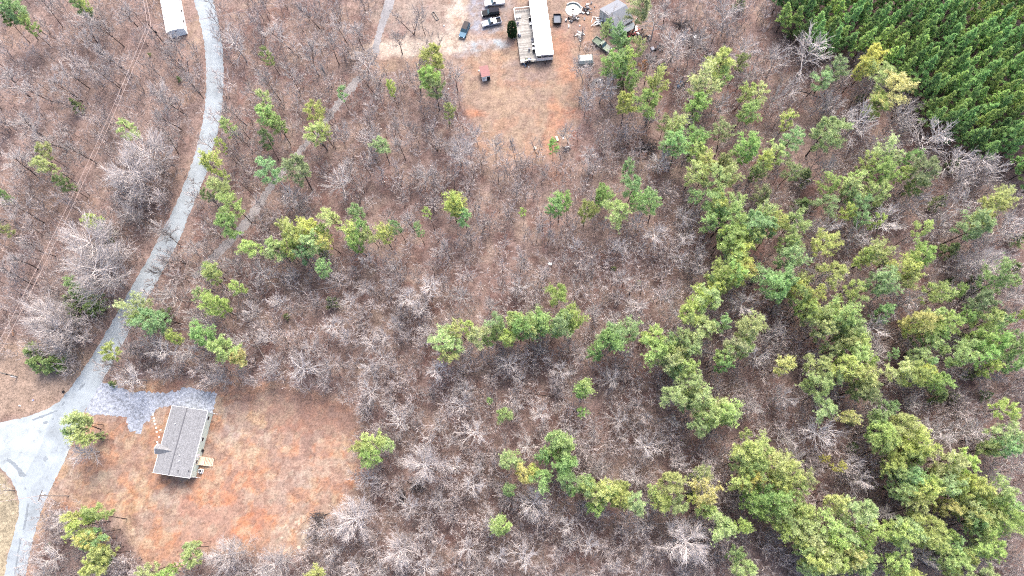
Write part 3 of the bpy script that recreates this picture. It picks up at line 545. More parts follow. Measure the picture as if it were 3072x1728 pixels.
MORE = {(0,2): [(600,1010,100,'y'),(690,980,90,'g'),(700,1180,100,'y'),(740,1250,90,'y'),(760,1350,90,'g'),(1350,1370,90,'g'),(1470,1200,70,'y'),(540,370,90,'g')], (2,1): [(120,985,115,'g'),(285,940,110,'g'),(375,955,110,'g'),(455,1045,85,'g'),(130,1060,100,'y'),(300,1070,90,'g'),(730,1110,110,'g'),(1000,1100,90,'y'),(1220,1130,110,'g'),(1560,170,110,'g'),(1700,210,110,'y'),(1700,300,120,'y'),(1590,360,100,'y'),(1700,520,110,'y'),(1580,680,110,'g'),(1600,700,110,'y'),(1250,1240,110,'y'),(1250,1340,110,'g'),(1560,90,110,'y')],
 (1,1): [(1885,985,115,'g'),(1500,1160,110,'y'),(1620,1060,90,'y'),(1740,1090,100,'g'),(330,330,100,'y'),(500,300,100,'g'),(230,430,110,'y'),(1910,1050,110,'y')],
 (3,1): [(300,900,120,'y'),(440,920,120,'y'),(520,1020,120,'y'),(620,1020,120,'g'),(180,720,110,'y'),(240,860,110,'g'),(600,1160,120,'y'),(480,1180,110,'y'),(740,1300,110,'y'),(1160,1040,110,'y'),(1280,1010,110,'y'),(1180,1270,110,'g'),(560,1400,110,'y'),(760,1400,110,'y'),(1200,1410,110,'y'),(920,1270,90,'g'),(1150,1370,100,'y'),(1760,990,110,'g'),(1900,1100,110,'g')],
 (2,2): [(1310,150,110,'y'),(1460,190,110,'y'),(1540,320,100,'y'),(1320,70,100,'y'),(1870,640,120,'y'),(1800,770,120,'y'),(1780,590,110,'y'),(560,760,100,'y'),(700,780,110,'g'),(620,840,100,'y'),(1100,820,100,'y'),(1370,900,100,'y'),(260,550,100,'g'),(400,640,110,'g'),(150,650,90,'y'),(1850,940,100,'g'),(350,450,110,'g')],
 (3,2): [(120,700,120,'y'),(200,780,120,'y'),(120,830,120,'y'),(120,960,110,'g'),(260,1020,120,'y'),(140,1030,100,'y'),(400,1150,120,'y'),(260,1150,120,'y'),(540,1180,120,'y'),(420,1320,120,'y'),(560,1290,120,'y'),(250,1270,110,'y'),(290,1380,110,'g'),(450,1400,120,'y'),(680,1310,110,'y'),(690,1100,110,'y'),(700,1190,110,'g'),(1000,450,120,'y'),(1000,580,120,'y'),(1130,600,120,'y'),(950,660,110,'y'),(1180,700,120,'y'),(1060,790,120,'y'),(1000,700,110,'g'),(1230,830,120,'y'),(1300,660,110,'y'),(1420,720,120,'y'),(1380,830,120,'y'),(1500,860,110,'g'),(1460,930,120,'y'),(1610,830,120,'y'),(1640,950,110,'y'),(1620,1040,110,'g'),(1700,980,120,'y'),(1780,960,110,'y'),(1880,1020,110,'y'),(1640,1130,110,'g'),(1580,1180,110,'y'),(1020,1120,110,'y'),(1130,1090,110,'g'),(1000,1030,90,'y'),(1380,1140,100,'g'),(1480,1330,110,'y'),(1640,1300,110,'g'),(1380,1400,110,'y'),(900,1430,100,'y'),(870,300,110,'g'),(980,260,110,'y'),(870,420,110,'y'),(1100,380,110,'y')]}
for k_, v_ in MORE.items(): PINES[k_] += v_
rp = random.Random(5)
lst = sorted([(T(c, r, x, y), d, k) for (c, r), L_ in PINES.items() for x, y, d, k in L_], key=lambda a: -a[1])
SMALL = sorted([d_ * S * (1.30 if d_ > 118 else 1.22) * (.92 if q[0] < 1300 else 1) * mpp(q[0], q[1], 8) for q, d_, k_ in lst], reverse=True)[298]; print('pines', len(lst), SMALL)
for (x, y), d, k in lst:
    d = d * S * (1.30 if d > 118 else 1.22) * (.92 if x < 1300 else 1); dm = d * mpp(x, y, 8)
    h = min(19, max(7, 8.5 + dm * 1.15 + rp.uniform(-1, 1.5)))
    big_right = x > 2000 and y > 600
    if big_right: h = min(20, h + 1.5)
    v = rp.uniform(.85, 1.15); n = NEEDLE[k]; cc = (n[0] * v * rp.uniform(.9, 1.08), n[1] * v, n[2] * v * rp.uniform(.8, 1.2))
    yg = dm < SMALL  # pines with smaller crowns, set apart by crown width alone, not by age
    put_tree('smaller_pine' if yg else 'pine_tree', rp.choice(PM if dm > 3.8 else PM + PM4), x, y, d, .76, 6.0, 15., h, 'smaller pine' if yg else 'pine', 'small pines among the leafless trees' if yg else 'pines through the wood', cc, (.055, .042, .038), rp, .04)['tone'] = LOOK[k]
for (c, r), L_ in CEDARS.items():
    for x, y, d in L_:
        x, y = T(c, r, x, y); d = d * S; dm = d * mpp(x, y, 4); n = NEEDLE['b']; n2_ = NEEDLE['o']; f = rp.random()
        cc = tuple(a * f + b * (1 - f) for a, b in zip(n, n2_))
        if 80 < x < 330 and 800 < y < 1150: d *= 1.25; cc = (.30, .40, .16)
        put_tree('cedar_tree', rp.choice(PM3), x, y, d, .5, 4.4, 9., min(11, max(1.6, dm * 1.5)), 'cedar', 'cedars in the wood', cc, (.07, .05, .045), rp, .03)['tone'] = 'dull olive' if f < .5 else 'dark green'
# the planted stand at top right: rows of young pines
PP = PLANT; n_pl = 0; a0 = math.radians(-52); e1 = Vector((math.cos(a0), math.sin(a0))); e2 = Vector((-e1.y, e1.x)); o0 = P(2700, 200)
cand = []
for i in range(-60, 60):
    for j in range(-60, 60):
        q = Vector((o0.x, o0.y)) + e1 * (i * 3.3 + rp.uniform(-.7, .7)) + e2 * (j * 3.7 + rp.uniform(-.8, .8))
        if not inpoly(np.array(q.x), np.array(q.y), PP): continue
        hh = rp.uniform(11, 16); x, y = PX((q.x, q.y, hh)); x2, y2 = PX((q.x, q.y, 0))
        if (x < 3090 or x2 < 3080) and y2 > -12: cand.append((y2, q, hh))
cand.sort(key=lambda a: -a[0]); print('plantation', len(cand))
for y2, q, hh in cand[:296]:
    x, y = PX((q.x, q.y, hh * .6)); v = rp.uniform(.62, 1.25); n = NEEDLE['p']; yl = rp.random() ** 2
    cc = (n[0] * v + .20 * yl, n[1] * v + .16 * yl, n[2] * v + .03 * yl)
    put_tree('planted_pine', rp.choice(PM2), x, y, rp.uniform(3.8, 5.1) / mpp(x, y, hh * .6), .6, 4.8, 14., hh, 'planted pine', 'planted pines at top right', cc, (.05, .04, .038), rp, .025)['tone'] = 'deep green'
# ------------------------------------------------------------------ leafless trees (crown centre in the photo, width, form, paleness)
BT = {
 (0,0): [(600,190,200,'f',1.2),(720,310,180,'f',1.1),(1110,1170,330,'B',1.25),(980,1310,340,'B',1.25),(920,60,150,'f',1),(540,540,170,'f',1.1),(1330,440,160,'m',.9),(1780,340,230,'s',1.1),(860,420,180,'f',.9),(60,600,220,'f',1),(240,640,200,'f',1.1),(480,640,180,'f',1),(150,900,220,'f',1),(350,1010,220,'f',1),(130,1240,230,'f',1.1),(1200,650,180,'s',1.1),(1290,740,150,'f',.8),(1290,330,160,'s',1),(300,30,130,'f',1.1),(800,200,160,'f',.8),(760,520,170,'f',1),(1230,830,160,'f',1),(560,1100,150,'f',.9),(1230,1050,130,'f',.8),(1420,600,90,'f',.9),(1750,800,150,'f',.8),(1800,1020,150,'f',.8)],
 (0,1): [(700,440,400,'B',1.25),(740,620,380,'B',1.25),(370,930,280,'B',1.25),(460,1050,280,'B',1.15),(950,20,230,'s',1.2),(960,150,180,'s',1),(850,265,170,'s',1.1),(1180,250,170,'s',1),(1320,760,200,'s',1.1),(1420,430,160,'s',1),(1270,1200,230,'s',1.2),(1400,1210,190,'s',1.1),(970,1380,220,'s',1.2),(150,130,200,'f',1),(100,500,200,'f',1),(60,620,170,'f',1),(250,400,150,'f',.9),(1100,1130,170,'s',1.1),(1550,1000,150,'s',1),(1290,470,130,'m',.9),(1240,320,140,'f',.6),(1180,570,130,'f',.6),(1650,1400,150,'s',1),(1720,560,150,'s',1),(1480,600,140,'s',.9),(1880,900,150,'s',1.1),(430,1180,170,'s',.9),(1870,1130,150,'s',1.2),(1450,900,150,'s',1)],
 (1,0): [(200,250,200,'f',1.15),(400,420,200,'f',1.1),(640,200,160,'f',1.2),(560,340,160,'f',1),(800,460,230,'s',1.1),(860,600,190,'m',.9),(1160,130,180,'m',.9),(1200,560,170,'f',1.1),(1500,570,170,'f',1.2),(1060,260,150,'f',.9),(1520,1150,210,'B',1.35),(830,1030,170,'s',1.1),(600,1370,220,'s',1.2),(1340,1030,150,'m',.9),(1660,1000,150,'s',1.2),(1250,1350,160,'s',1),(1800,1110,150,'s',1),(1450,780,150,'f',1),(430,80,150,'f',1),(750,220,150,'f',1.2),(250,560,160,'f',1),(100,620,150,'f',1),(700,1300,130,'f',1),(1080,1080,130,'f',1),(1010,980,100,'f',.9),(900,1180,120,'f',1),(1190,950,100,'f',.9),(1310,330,120,'m',.8),(620,1000,140,'s',1),(1240,110,110,'f',1),(500,520,110,'f',1)],
 (2,0): [(1080,180,220,'s',1.15),(1240,320,270,'s',1.15),(680,650,200,'s',1.2),(550,500,150,'s',1.1),(1600,760,160,'s',1.2),(1650,100,220,'s',1.1),(1780,330,200,'s',1.1),(590,1190,150,'s',1.2),(1110,1210,190,'s',1.2),(430,980,140,'s',1),(800,170,160,'m',1.2),(1420,480,160,'s',1.1),(1300,900,130,'f',1),(1750,560,170,'s',1),(190,1080,110,'m',.9),(30,1130,110,'f',1),(1040,480,150,'f',1.1),(520,300,80,'f',1),(1180,60,150,'f',1),(560,760,130,'s',1.2),(1420,300,130,'s',1)],
 (3,0): [(320,420,290,'s',1.25),(200,620,170,'s',1.1),(690,900,270,'s',1.25),(1230,1020,270,'s',1.3),(1430,1180,240,'s',1.25),(1600,1250,200,'s',1.2),(980,860,190,'s',1.2),(500,850,180,'s',1.1),(1700,1320,170,'s',1.3),(60,450,200,'s',1),(1000,960,160,'s',1.1),(420,740,140,'s',1),(1060,760,160,'f',.6),(720,1150,150,'s',1),(420,1250,150,'s',1.1),(1500,1330,180,'s',1.1),(60,700,160,'s',1),(900,1050,160,'s',1.1)],
 (1,1): [(300,60,200,'s',1.2),(1150,190,150,'f',1.1),(840,510,130,'f',1.1),(80,650,190,'s',1.2),(1300,740,190,'s',1.35),(1150,790,190,'s',1.3),(1215,870,150,'s',1.35),(1560,770,150,'s',1.1),(700,820,150,'s',1.2),(190,820,150,'s',1.2),(600,1020,190,'s',1.2),(850,1160,150,'s',1.3),(940,1130,140,'s',1.25),(370,1270,250,'s',1.3),(1870,1280,180,'s',1.3),(1390,1360,180,'s',1.3),(980,1290,160,'s',1.2),(850,1370,170,'s',1.2),(1280,1030,130,'s',1.2),(90,1340,170,'s',1.2),(1600,1230,120,'s',1.2),(1050,600,120,'f',1.1),(1450,430,120,'f',1.1),(1700,200,130,'m',1),(1790,830,120,'s',1),(520,1370,150,'s',1.1),(680,1110,130,'s',1.1),(430,1140,130,'s',1.1),(60,1080,150,'s',1.1),(1060,980,140,'s',1.1),(240,640,120,'s',1.1),(820,720,130,'s',1.1),(980,720,110,'s',1.1)],
 (2,1): [(960,230,140,'s',1.2),(1110,330,200,'s',1.3),(1330,210,170,'s',1.1),(1300,370,150,'s',1.2),(510,400,120,'s',1.3),(810,390,140,'s',1.25),(110,690,160,'s',1.3),(860,650,140,'s',1.1),(1240,540,140,'s',1.3),(1380,560,140,'s',1.2),(900,870,180,'s',1.25),(640,900,140,'s',1.2),(1750,880,210,'s',1.25),(1130,770,160,'s',1.1),(400,1370,170,'s',1.2),(740,1390,170,'s',1.2),(870,1220,110,'s',1.2),(180,290,90,'f',1.2),(270,300,90,'f',1.2),(380,510,90,'s',1.2),(470,690,90,'s',1.2),(950,460,110,'s',1.2),(1420,440,130,'s',1.1),(810,950,110,'s',1.3),(1230,900,120,'s',1.1),(60,520,110,'f',1.1),(530,560,100,'s',1.2),(70,1410,100,'s',1.3),(1430,1180,120,'s',1.2),(1880,1230,180,'s',1.2),(180,1180,110,'s',1)],
 (3,1): [(460,280,190,'s',1.25),(680,340,190,'s',1.2),(950,220,260,'s',1.35),(1110,70,170,'s',1.25),(1830,220,230,'s',1.35),(1630,540,240,'B',1.45),(1430,70,190,'s',1.3),(300,560,170,'s',1.25),(440,700,170,'s',1.2),(1030,830,200,'s',1.15),(820,1040,220,'s',1.2),(850,1200,180,'s',1.2),(1850,810,180,'s',1.1),(1300,270,160,'s',1.2),(1600,400,150,'s',1.1),(900,750,160,'s',1),(60,1100,170,'s',.9),(330,270,130,'s',1),(1450,600,130,'s',1.1)],
 (0,2): [(620,500,200,'s',1.3),(460,1040,180,'s',1.2),(370,1290,200,'s',1.2),(1730,1290,240,'B',1.3),(350,1400,150,'s',1),(1600,1340,150,'s',1.1),(500,990,120,'s',1),(1850,1400,160,'s',1.1)],
 (1,2): [(1100,320,200,'s',1.35),(1620,330,210,'s',1.3),(1400,350,120,'s',1.35),(1280,620,270,'B',1.4),(1490,600,160,'s',1.35),(1660,730,200,'s',1.35),(1370,850,150,'s',1.2),(1180,900,180,'s',1.3),(740,1000,290,'B',1.35),(570,1080,170,'s',1.35),(1100,1240,260,'B',1.4),(590,1280,140,'s',1.3),(1600,1280,190,'s',1.3),(1820,1290,170,'s',1.3),(1320,1420,200,'s',1.3),(1770,980,150,'s',1.3),(860,30,200,'s',1.2),(1520,160,190,'s',1.2),(860,670,190,'s',1.1),(150,1350,260,'B',1.2),(1320,1270,140,'s',1.3),(1280,440,130,'s',1.3),(1690,650,120,'s',1.2),(1010,180,130,'s',1.1),(1560,20,150,'s',1.2),(750,1370,180,'s',1.2),(1300,1110,150,'s',1.2),(1180,190,120,'s',1.1),(1490,440,110,'s',1.2),(880,1390,160,'s',1.2)],
 (2,2): [(220,220,160,'s',1.3),(110,440,170,'s',1.3),(490,410,150,'s',1.35),(1070,470,210,'s',1.35),(830,240,160,'s',1.2),(1260,570,140,'s',1.3),(1500,690,220,'s',1.25),(180,900,230,'B',1.4),(380,1070,160,'s',1.3),(610,1200,170,'s',1.4),(930,1110,150,'s',1.25),(1290,1200,300,'B',1.45),(100,1270,200,'s',1.35),(900,680,160,'s',1.3),(1820,210,130,'s',1.3),(770,1350,130,'s',1.3),(700,620,110,'s',1.2),(960,430,120,'s',1.2),(60,140,110,'s',1.3),(840,400,100,'s',1.1),(1000,260,120,'s',1.1),(460,1190,130,'s',1.1),(1000,1330,130,'s',1.1),(1030,960,120,'s',1.2),(1200,250,120,'s',1.1),(640,390,110,'s',1.1)],
 (3,2): [(430,360,280,'s',1.3),(1320,430,250,'s',1.2),(1470,340,220,'s',1.25),(640,600,170,'s',1.3),(700,750,170,'s',1.3),(800,180,140,'s',1.3),(1180,1330,170,'s',1.3),(200,530,160,'s',1.2),(1780,750,170,'s',1.2),(1870,600,170,'s',1.2),(150,70,180,'s',1.2),(1700,700,150,'s',1.2),(1100,160,150,'s',1.1),(820,950,130,'s',1.1),(100,400,160,'s',1.1)],
}
rb = random.Random(9)
blist = [(T(c, r, x, y), d, k, v) for (c, r), L_ in BT.items() for x, y, d, k, v in L_]
print('bare', len(blist))
blist.sort(key=lambda a: -a[1])
FORM = {'f': 'forest', 's': 'spread', 'B': 'big', 'm': 'multi'}
for (x, y), d, k, v in blist[:300]:
    ms = rb.choice(BM[FORM[k]]); a = ms[2]; d = d * S; R2 = a['R'] * 2.25; dm = d * mpp(x, y, 8)
    h = {'f': 13.5, 's': 7.5 + dm * .55, 'B': 10 + dm * .4, 'm': 11}[k] * rb.uniform(.9, 1.12)
    if x > 2100 and k == 's': h += 2
    v2 = v * rb.uniform(.9, 1.08) * (1.1 if k == 'B' else 1); tw = (.320 * v2, .292 * v2, .280 * v2); tk = (.115 * v, .092 * v, .084 * v) if k in 'fm' else (.40 * v, .365 * v, .345 * v)
    o = put_tree('bare_tree', ms, x, y, d * 1.1, .68, R2, a['Ht'], h, 'bare tree', 'leafless trees', tw, tk, rb, .05)
    o['tone'] = {'f': 'slender', 's': 'spreading', 'B': 'broad pale', 'm': 'forked'}[k]
# thicket of saplings under and between them: nobody could count it
def pip(x, y, poly):
    r = False; j = len(poly) - 1
    for i in range(len(poly)):
        a, b = poly[i], poly[j]
        if (a[1] > y) != (b[1] > y) and x < (b[0] - a[0]) * (y - a[1]) / (b[1] - a[1]) + a[0]: r = not r
        j = i
    return r
def no_wood(p): return any(pip(p[0], p[1], poly) for poly in NOW2)
NOW = [ROAD_L + ROAD_R[::-1], SIDE, GDRIVE, YARD_HOUSE, YARD_TOP, PLANT, TL + TR[::-1], TL1 + TR1[::-1], gp([(-300,1040),(230,1090),(200,1200),(0,1270),(-300,1270)]), gp([(-200,1390),(0,1400),(60,1500),(30,1800),(-200,1800)]), gp([(1170,-60),(1420,-60),(1400,120),(1130,190)]), gp([(470,-40),(640,-40),(640,120),(600,170),(530,140)])]
NOW2 = [[(q[0], q[1]) for q in poly] for poly in NOW]
sap = []
for s_ in range(9):
    r0 = random.Random(700 + s_)
    t1, t2 = bare_mesh(700 + s_, 5.5, 1.4, .25, 8, 4, 3, 0, 1 + s_ % 3, .8, .045, .15)
    A1 = t1.arrays(); A2 = t2.arrays(); sap.append((np.concatenate([A1[0], A2[0]]), np.concatenate([A1[1], A2[1] + len(A1[0])]), np.concatenate([A1[2], A2[2]])))
VV, QQ, AA, nv = [], [], [], 0; placed = 0
mid = []
for s_ in range(5):
    t1, t2 = bare_mesh(800 + s_, 10, 2.4, .35, 11, 6, 3, 0, 1, .7, .11, .15); A1 = t1.arrays(); A2 = t2.arrays()
    mid.append((np.concatenate([A1[0], A2[0]]), np.concatenate([A1[1], A2[1] + len(A1[0])]), np.concatenate([A1[2] * .6, A2[2]])))
while placed < 6800:
    px, py = rb.uniform(-40, 3110), rb.uniform(-40, 1770)
    if rb.random() > (.75 + .25 * (py / 1728)): continue
    g = P(px, py)
    if no_wood((g.x, g.y)): continue
    big = placed % 6 == 0; V, Q, A = (mid if big else sap)[rb.randrange(5)]; s = rb.uniform(.65, 1.05) if big else rb.uniform(.6, 1.5); a = rb.uniform(0, 6.28); c_, s2 = math.cos(a), math.sin(a); hz = s * rb.uniform(.8, 1.2)
    W = np.stack([(V[:, 0] * c_ - V[:, 1] * s2) * s + g.x, (V[:, 0] * s2 + V[:, 1] * c_) * s + g.y, V[:, 2] * hz], 1)
    VV.append(W); QQ.append(Q + nv); AA.append(A * rb.uniform(.6, 1.25)); nv += len(V); placed += 1
me = np_mesh('saplings', np.concatenate(VV), np.concatenate(QQ), M_TWIG, np.concatenate(AA))
o = bpy.data.objects.new('sapling_thicket', me); COL.objects.link(o); o.color = (.37, .325, .31, 1)
tag(o, 'thin grey-brown leafless saplings filling the wood between the trees', 'undergrowth', kind='stuff')
# ------------------------------------------------------------------ buildings
def frame(pts, z):
    """four photo pixels of a rectangle's corners at height z (going round) -> centre, angle of first side, length, width"""
    q = [P(x, y, z) for x, y in pts]; c = sum(q, Vector()) / 4
    a = ((q[1] - q[0]) + (q[2] - q[3])) / 2; b = ((q[3] - q[0]) + (q[2] - q[1])) / 2
    return Vector((c.x, c.y, 0)), math.atan2(a.y, a.x), a.length, b.length
def shingle(name, col, s=3.2, amp=.16, axis=0):
    m = bpy.data.materials.new(name); m.use_nodes = True; t = m.node_tree; N = t.nodes.new; L = t.links.new; b = t.nodes['Principled BSDF']; b.inputs['Roughness'].default_value = .9
    tc = N('ShaderNodeTexCoord'); br = N('ShaderNodeTexBrick'); br.inputs['Scale'].default_value = s
    br.inputs['Color1'].default_value = (*[c * (1 + amp) for c in col[:3]], 1); br.inputs['Color2'].default_value = (*[c * (1 - amp) for c in col[:3]], 1); br.inputs['Mortar'].default_value = (*[c * .7 for c in col[:3]], 1)
    br.inputs['Mortar Size'].default_value = .012; L(tc.outputs['Object'], br.inputs['Vector'])
    n = N('ShaderNodeTexNoise'); n.inputs['Scale'].default_value = 2.5; n.inputs['Detail'].default_value = 6; L(tc.outputs['Object'], n.inputs['Vector'])
    mr = N('ShaderNodeMapRange'); mr.inputs[1].default_value = .3; mr.inputs[2].default_value = .7; mr.inputs[3].default_value = .8; mr.inputs[4].default_value = 1.2; L(n.outputs[0], mr.inputs[0])
    vs = N('ShaderNodeVectorMath'); vs.operation = 'SCALE'; L(br.outputs[0], vs.inputs[0]); L(mr.outputs[0], vs.inputs['Scale']); L(vs.outputs[0], b.inputs['Base Color']); return m
def roof_mesh(L, W, ze, zr, t=.12):
    h = L / 2; w = W / 2
    return MB().add([(-h, -w, ze), (-h, 0, zr), (-h, w, ze), (h, -w, ze), (h, 0, zr), (h, w, ze), (-h, -w, ze - t), (-h, 0, zr - t), (-h, w, ze - t), (h, -w, ze - t), (h, 0, zr - t), (h, w, ze - t)],
                    [(0, 3, 4, 1), (1, 4, 5, 2), (6, 7, 10, 9), (7, 8, 11, 10), (0, 1, 7, 6), (1, 2, 8, 7), (4, 3, 9, 10), (5, 4, 10, 11), (3, 0, 6, 9), (2, 5, 11, 8)])
def wall_mesh(L, W, ze, zr, oh=.3, t=.13):
    """gabled box under the roof"""
    h = L / 2 - oh; w = W / 2 - oh; s = (zr - ze) / (W / 2); za = ze + s * oh - t; zb = zr - t
    return MB().add([(-h, -w, 0), (-h, w, 0), (h, w, 0), (h, -w, 0), (-h, -w, za), (-h, w, za), (h, w, za), (h, -w, za), (-h, 0, zb), (h, 0, zb)],
                    [(0, 1, 2, 3), (0, 3, 7, 4), (2, 1, 5, 6), (1, 0, 4, 8, 5), (3, 2, 6, 9, 7), (4, 7, 9, 8), (5, 8, 9, 6)])
WHITE = mat('white_paint', (.78, .78, .77, 1), .5, .04, 3); GLASS = mat('dark_glass', (.015, .02, .026, 1), .25, spec=.3); BLACK = mat('black_rubber', (.01, .01, .012, 1), .8, spec=.1)
WOOD = mat('fresh_lumber', C(226, 198, 172, 1.5), .8, .12, 5); METAL = mat('grey_metal', (.3, .31, .32, 1), .4, .1, 4, .6); DARK = mat('dark_plastic', (.015, .015, .018, 1), .7, spec=.15); CONC = mat('pale_concrete', (.6, .55, .48, 1), .9, .08, 3)

# ---- the new house: local x runs from the top (north) end to the bottom end
c, a, Lr, Wr = frame([(517,1217),(461,1418),(570,1434),(625,1234)], 3.1)
hs = empty('house', c, a, 'low house with grey shingle roof and pale green siding beside the orange dirt yard', 'house')
ze, zr = 3.3, 4.7
wall_mesh(Lr, Wr, ze, zr, .16).build('wall', mat('pale_green_siding', C(205, 216, 200, 2.3), .7, .05, 3), hs)
SH = shingle('grey_shingles', C(168, 169, 172), 2.0, .24)
rf = roof_mesh(Lr, Wr, ze, zr).build('roof', SH, hs)
MB().box(-Lr/2, Lr/2, -.12, .12, zr, zr + .035).build('ridge_cap', mat('ridge_dark', C(120, 120, 126), .9), rf)
e = MB()
for s_ in (-1, 1): e.box(-Lr/2, Lr/2, s_*(Wr/2 + .05) - .05, s_*(Wr/2 + .05) + .05, ze - .15, ze + .02)
for s_ in (-1, 1): e.box(s_*(Lr/2 + .02) - .02, s_*(Lr/2 + .02) + .02, -Wr/2, 0, 0, .001)
e2 = MB()
for s_ in (-1, 1): e2.box(-Lr/2, Lr/2, s_*(Wr/2 + .03) - .03, s_*(Wr/2 + .03) + .03, ze - .15, ze + .02)
e2.build('gutter', WHITE, hs)
for s_ in (-1, 1):
    MB().add([(s_*(Lr/2+.004), -Wr/2, ze-.18), (s_*(Lr/2+.004), 0, zr-.18), (s_*(Lr/2+.004), Wr/2, ze-.18), (s_*(Lr/2+.004), Wr/2, ze+.03), (s_*(Lr/2+.004), 0, zr+.03), (s_*(Lr/2+.004), -Wr/2, ze+.03),
              (s_*(Lr/2+.05), -Wr/2, ze-.18), (s_*(Lr/2+.05), 0, zr-.18), (s_*(Lr/2+.05), Wr/2, ze-.18), (s_*(Lr/2+.05), Wr/2, ze+.03), (s_*(Lr/2+.05), 0, zr+.03), (s_*(Lr/2+.05), -Wr/2, ze+.03)],
             [(0,1,4,5), (1,2,3,4), (11,10,7,6), (10,9,8,7), (5,4,10,11), (4,3,9,10), (0,6,7,1), (1,7,8,2), (0,5,11,6), (2,8,9,3)]).build('rake_board', WHITE, hs)
yE = (Wr/2 - .16)                                         # the side facing the picture's right
for fx in (-.40, -.08, .26): 
    wn = MB().box(fx*Lr - .5, fx*Lr + .5, yE + .003, yE + .06, 1.35, 2.35).build('window', WHITE, hs)
    MB().box(fx*Lr - .42, fx*Lr + .42, yE + .06, yE + .075, 1.43, 2.27).build('pane', GLASS, wn)
dr = MB().box(.17*Lr - .45, .17*Lr + .45, yE + .003, yE + .05, .95, 2.6).build('door', WHITE, hs)
MB().cyl((.17*Lr + .35, yE + .05, 1.9), .04, .06, 8, 'y').build('handle', METAL, dr)
MB().box(.085*Lr - .3, .085*Lr + .3, yE + .003, yE + .3, .3, .9).build('meter_box', DARK, hs)
for fx in (-.485, .485): MB().tube([(fx*Lr, yE + .06, ze - .2), (fx*Lr, yE + .06, .15), (fx*Lr, yE + 1.2, .08)], .06, 5).build('downspout', WHITE, hs)
# cross gable over the front door, on the other slope
gx = .155*Lr; gw = 1.25; yo = -(Wr/2 + .75); gz = ze + 1.15; ym = -(zr - gz) / ((zr - ze) / (Wr/2)); hd = -Wr/2 - .06
MB().add([(gx - gw, yo, ze + .05), (gx, yo, gz), (gx + gw, yo, ze + .05), (gx, ym, gz + .03), (gx - gw, -Wr/2, ze + .05), (gx + gw, -Wr/2, ze + .05), (gx - gw, yo, ze - .1), (gx, yo, gz - .15), (gx + gw, yo, ze - .1)],
         [(0, 4, 3, 1), (1, 3, 5, 2), (6, 0, 1, 7), (7, 1, 2, 8)]).build('porch_roof', SH, hs)
MB().add([(gx - gw, yo - .02, ze - .15), (gx, yo - .02, gz - .15), (gx + gw, yo - .02, ze - .15), (gx + gw, yo - .02, ze + .1), (gx, yo - .02, gz + .06), (gx - gw, yo - .02, ze + .1),
          (gx - gw, yo - .09, ze - .15), (gx, yo - .09, gz - .15), (gx + gw, yo - .09, ze - .15), (gx + gw, yo - .09, ze + .1), (gx, yo - .09, gz + .06), (gx - gw, yo - .09, ze + .1)],
         [(0,1,4,5),(1,2,3,4),(11,10,7,6),(10,9,8,7),(5,4,10,11),(4,3,9,10),(0,6,7,1),(1,7,8,2)]).build('porch_trim', WHITE, hs)
for s_ in (-1, 1): MB().box(gx + s_*1.1 - .07, gx + s_*1.1 + .07, yo + .05, yo + .19, 0, ze - .08).build('porch_post', WHITE, hs)
MB().box(gx - 1.3, gx + 1.3, -Wr/2 - .7, -Wr/2 + .33, 0, .35).build('porch_step', CONC, hs)
for x_, y_, cl in ((.20*Lr, Wr*.14, 0), (.28*Lr, Wr*.16, 0), (.42*Lr, Wr*.2, 1), (-.24*Lr, -Wr*.22, 0), (.40*Lr, Wr*.44, 1)):
    zz = zr - abs(y_) * (zr - ze) / (Wr/2); MB().cyl((x_, y_, zz - .05), .11 if cl else .09, .4, 10).build('vent_pipe', DARK if cl else WHITE, hs)
# rear steps of new lumber
dk = empty('wooden_deck', c, a, 'small new lumber landing and stairs against the green siding', 'deck')
dx = .235*Lr; dk_b = MB()
MB().box(dx - .95, dx + .95, yE + .05, yE + 1.5, .82, .9).build('platform', WOOD, dk)
for i in range(6): MB().box(dx - .9, dx + .9, yE + 1.55 + i*.3, yE + 1.83 + i*.3, .68 - i*.13, .73 - i*.13).build('tread', WOOD, dk)
for s_ in (-1, 1):
    MB().tube([(dx + s_*.95, yE + .1, 1.8), (dx + s_*.95, yE + 1.5, 1.8), (dx + s_*.95, yE + 3.4, 1.0)], .06, 4).build('handrail', WOOD, dk)
    MB().add([(dx+s_*.95, yE+1.5, .6), (dx+s_*.95, yE+3.4, 0), (dx+s_*.95, yE+3.4, .12), (dx+s_*.95, yE+1.5, .85), (dx+s_*1.0, yE+1.5, .6), (dx+s_*1.0, yE+3.4, 0), (dx+s_*1.0, yE+3.4, .12), (dx+s_*1.0, yE+1.5, .85)], [(0,1,2,3),(7,6,5,4),(0,4,5,1),(1,5,6,2),(2,6,7,3),(3,7,4,0)]).build('stringer', WOOD, dk)
    for yy in (.15, 1.42, 3.3): MB().box(dx + s_*.97 - .05, dx + s_*.97 + .05, yE + yy, yE + yy + .1, 0, 1.85 if yy < 2 else 1.05).build('post', WOOD, dk)
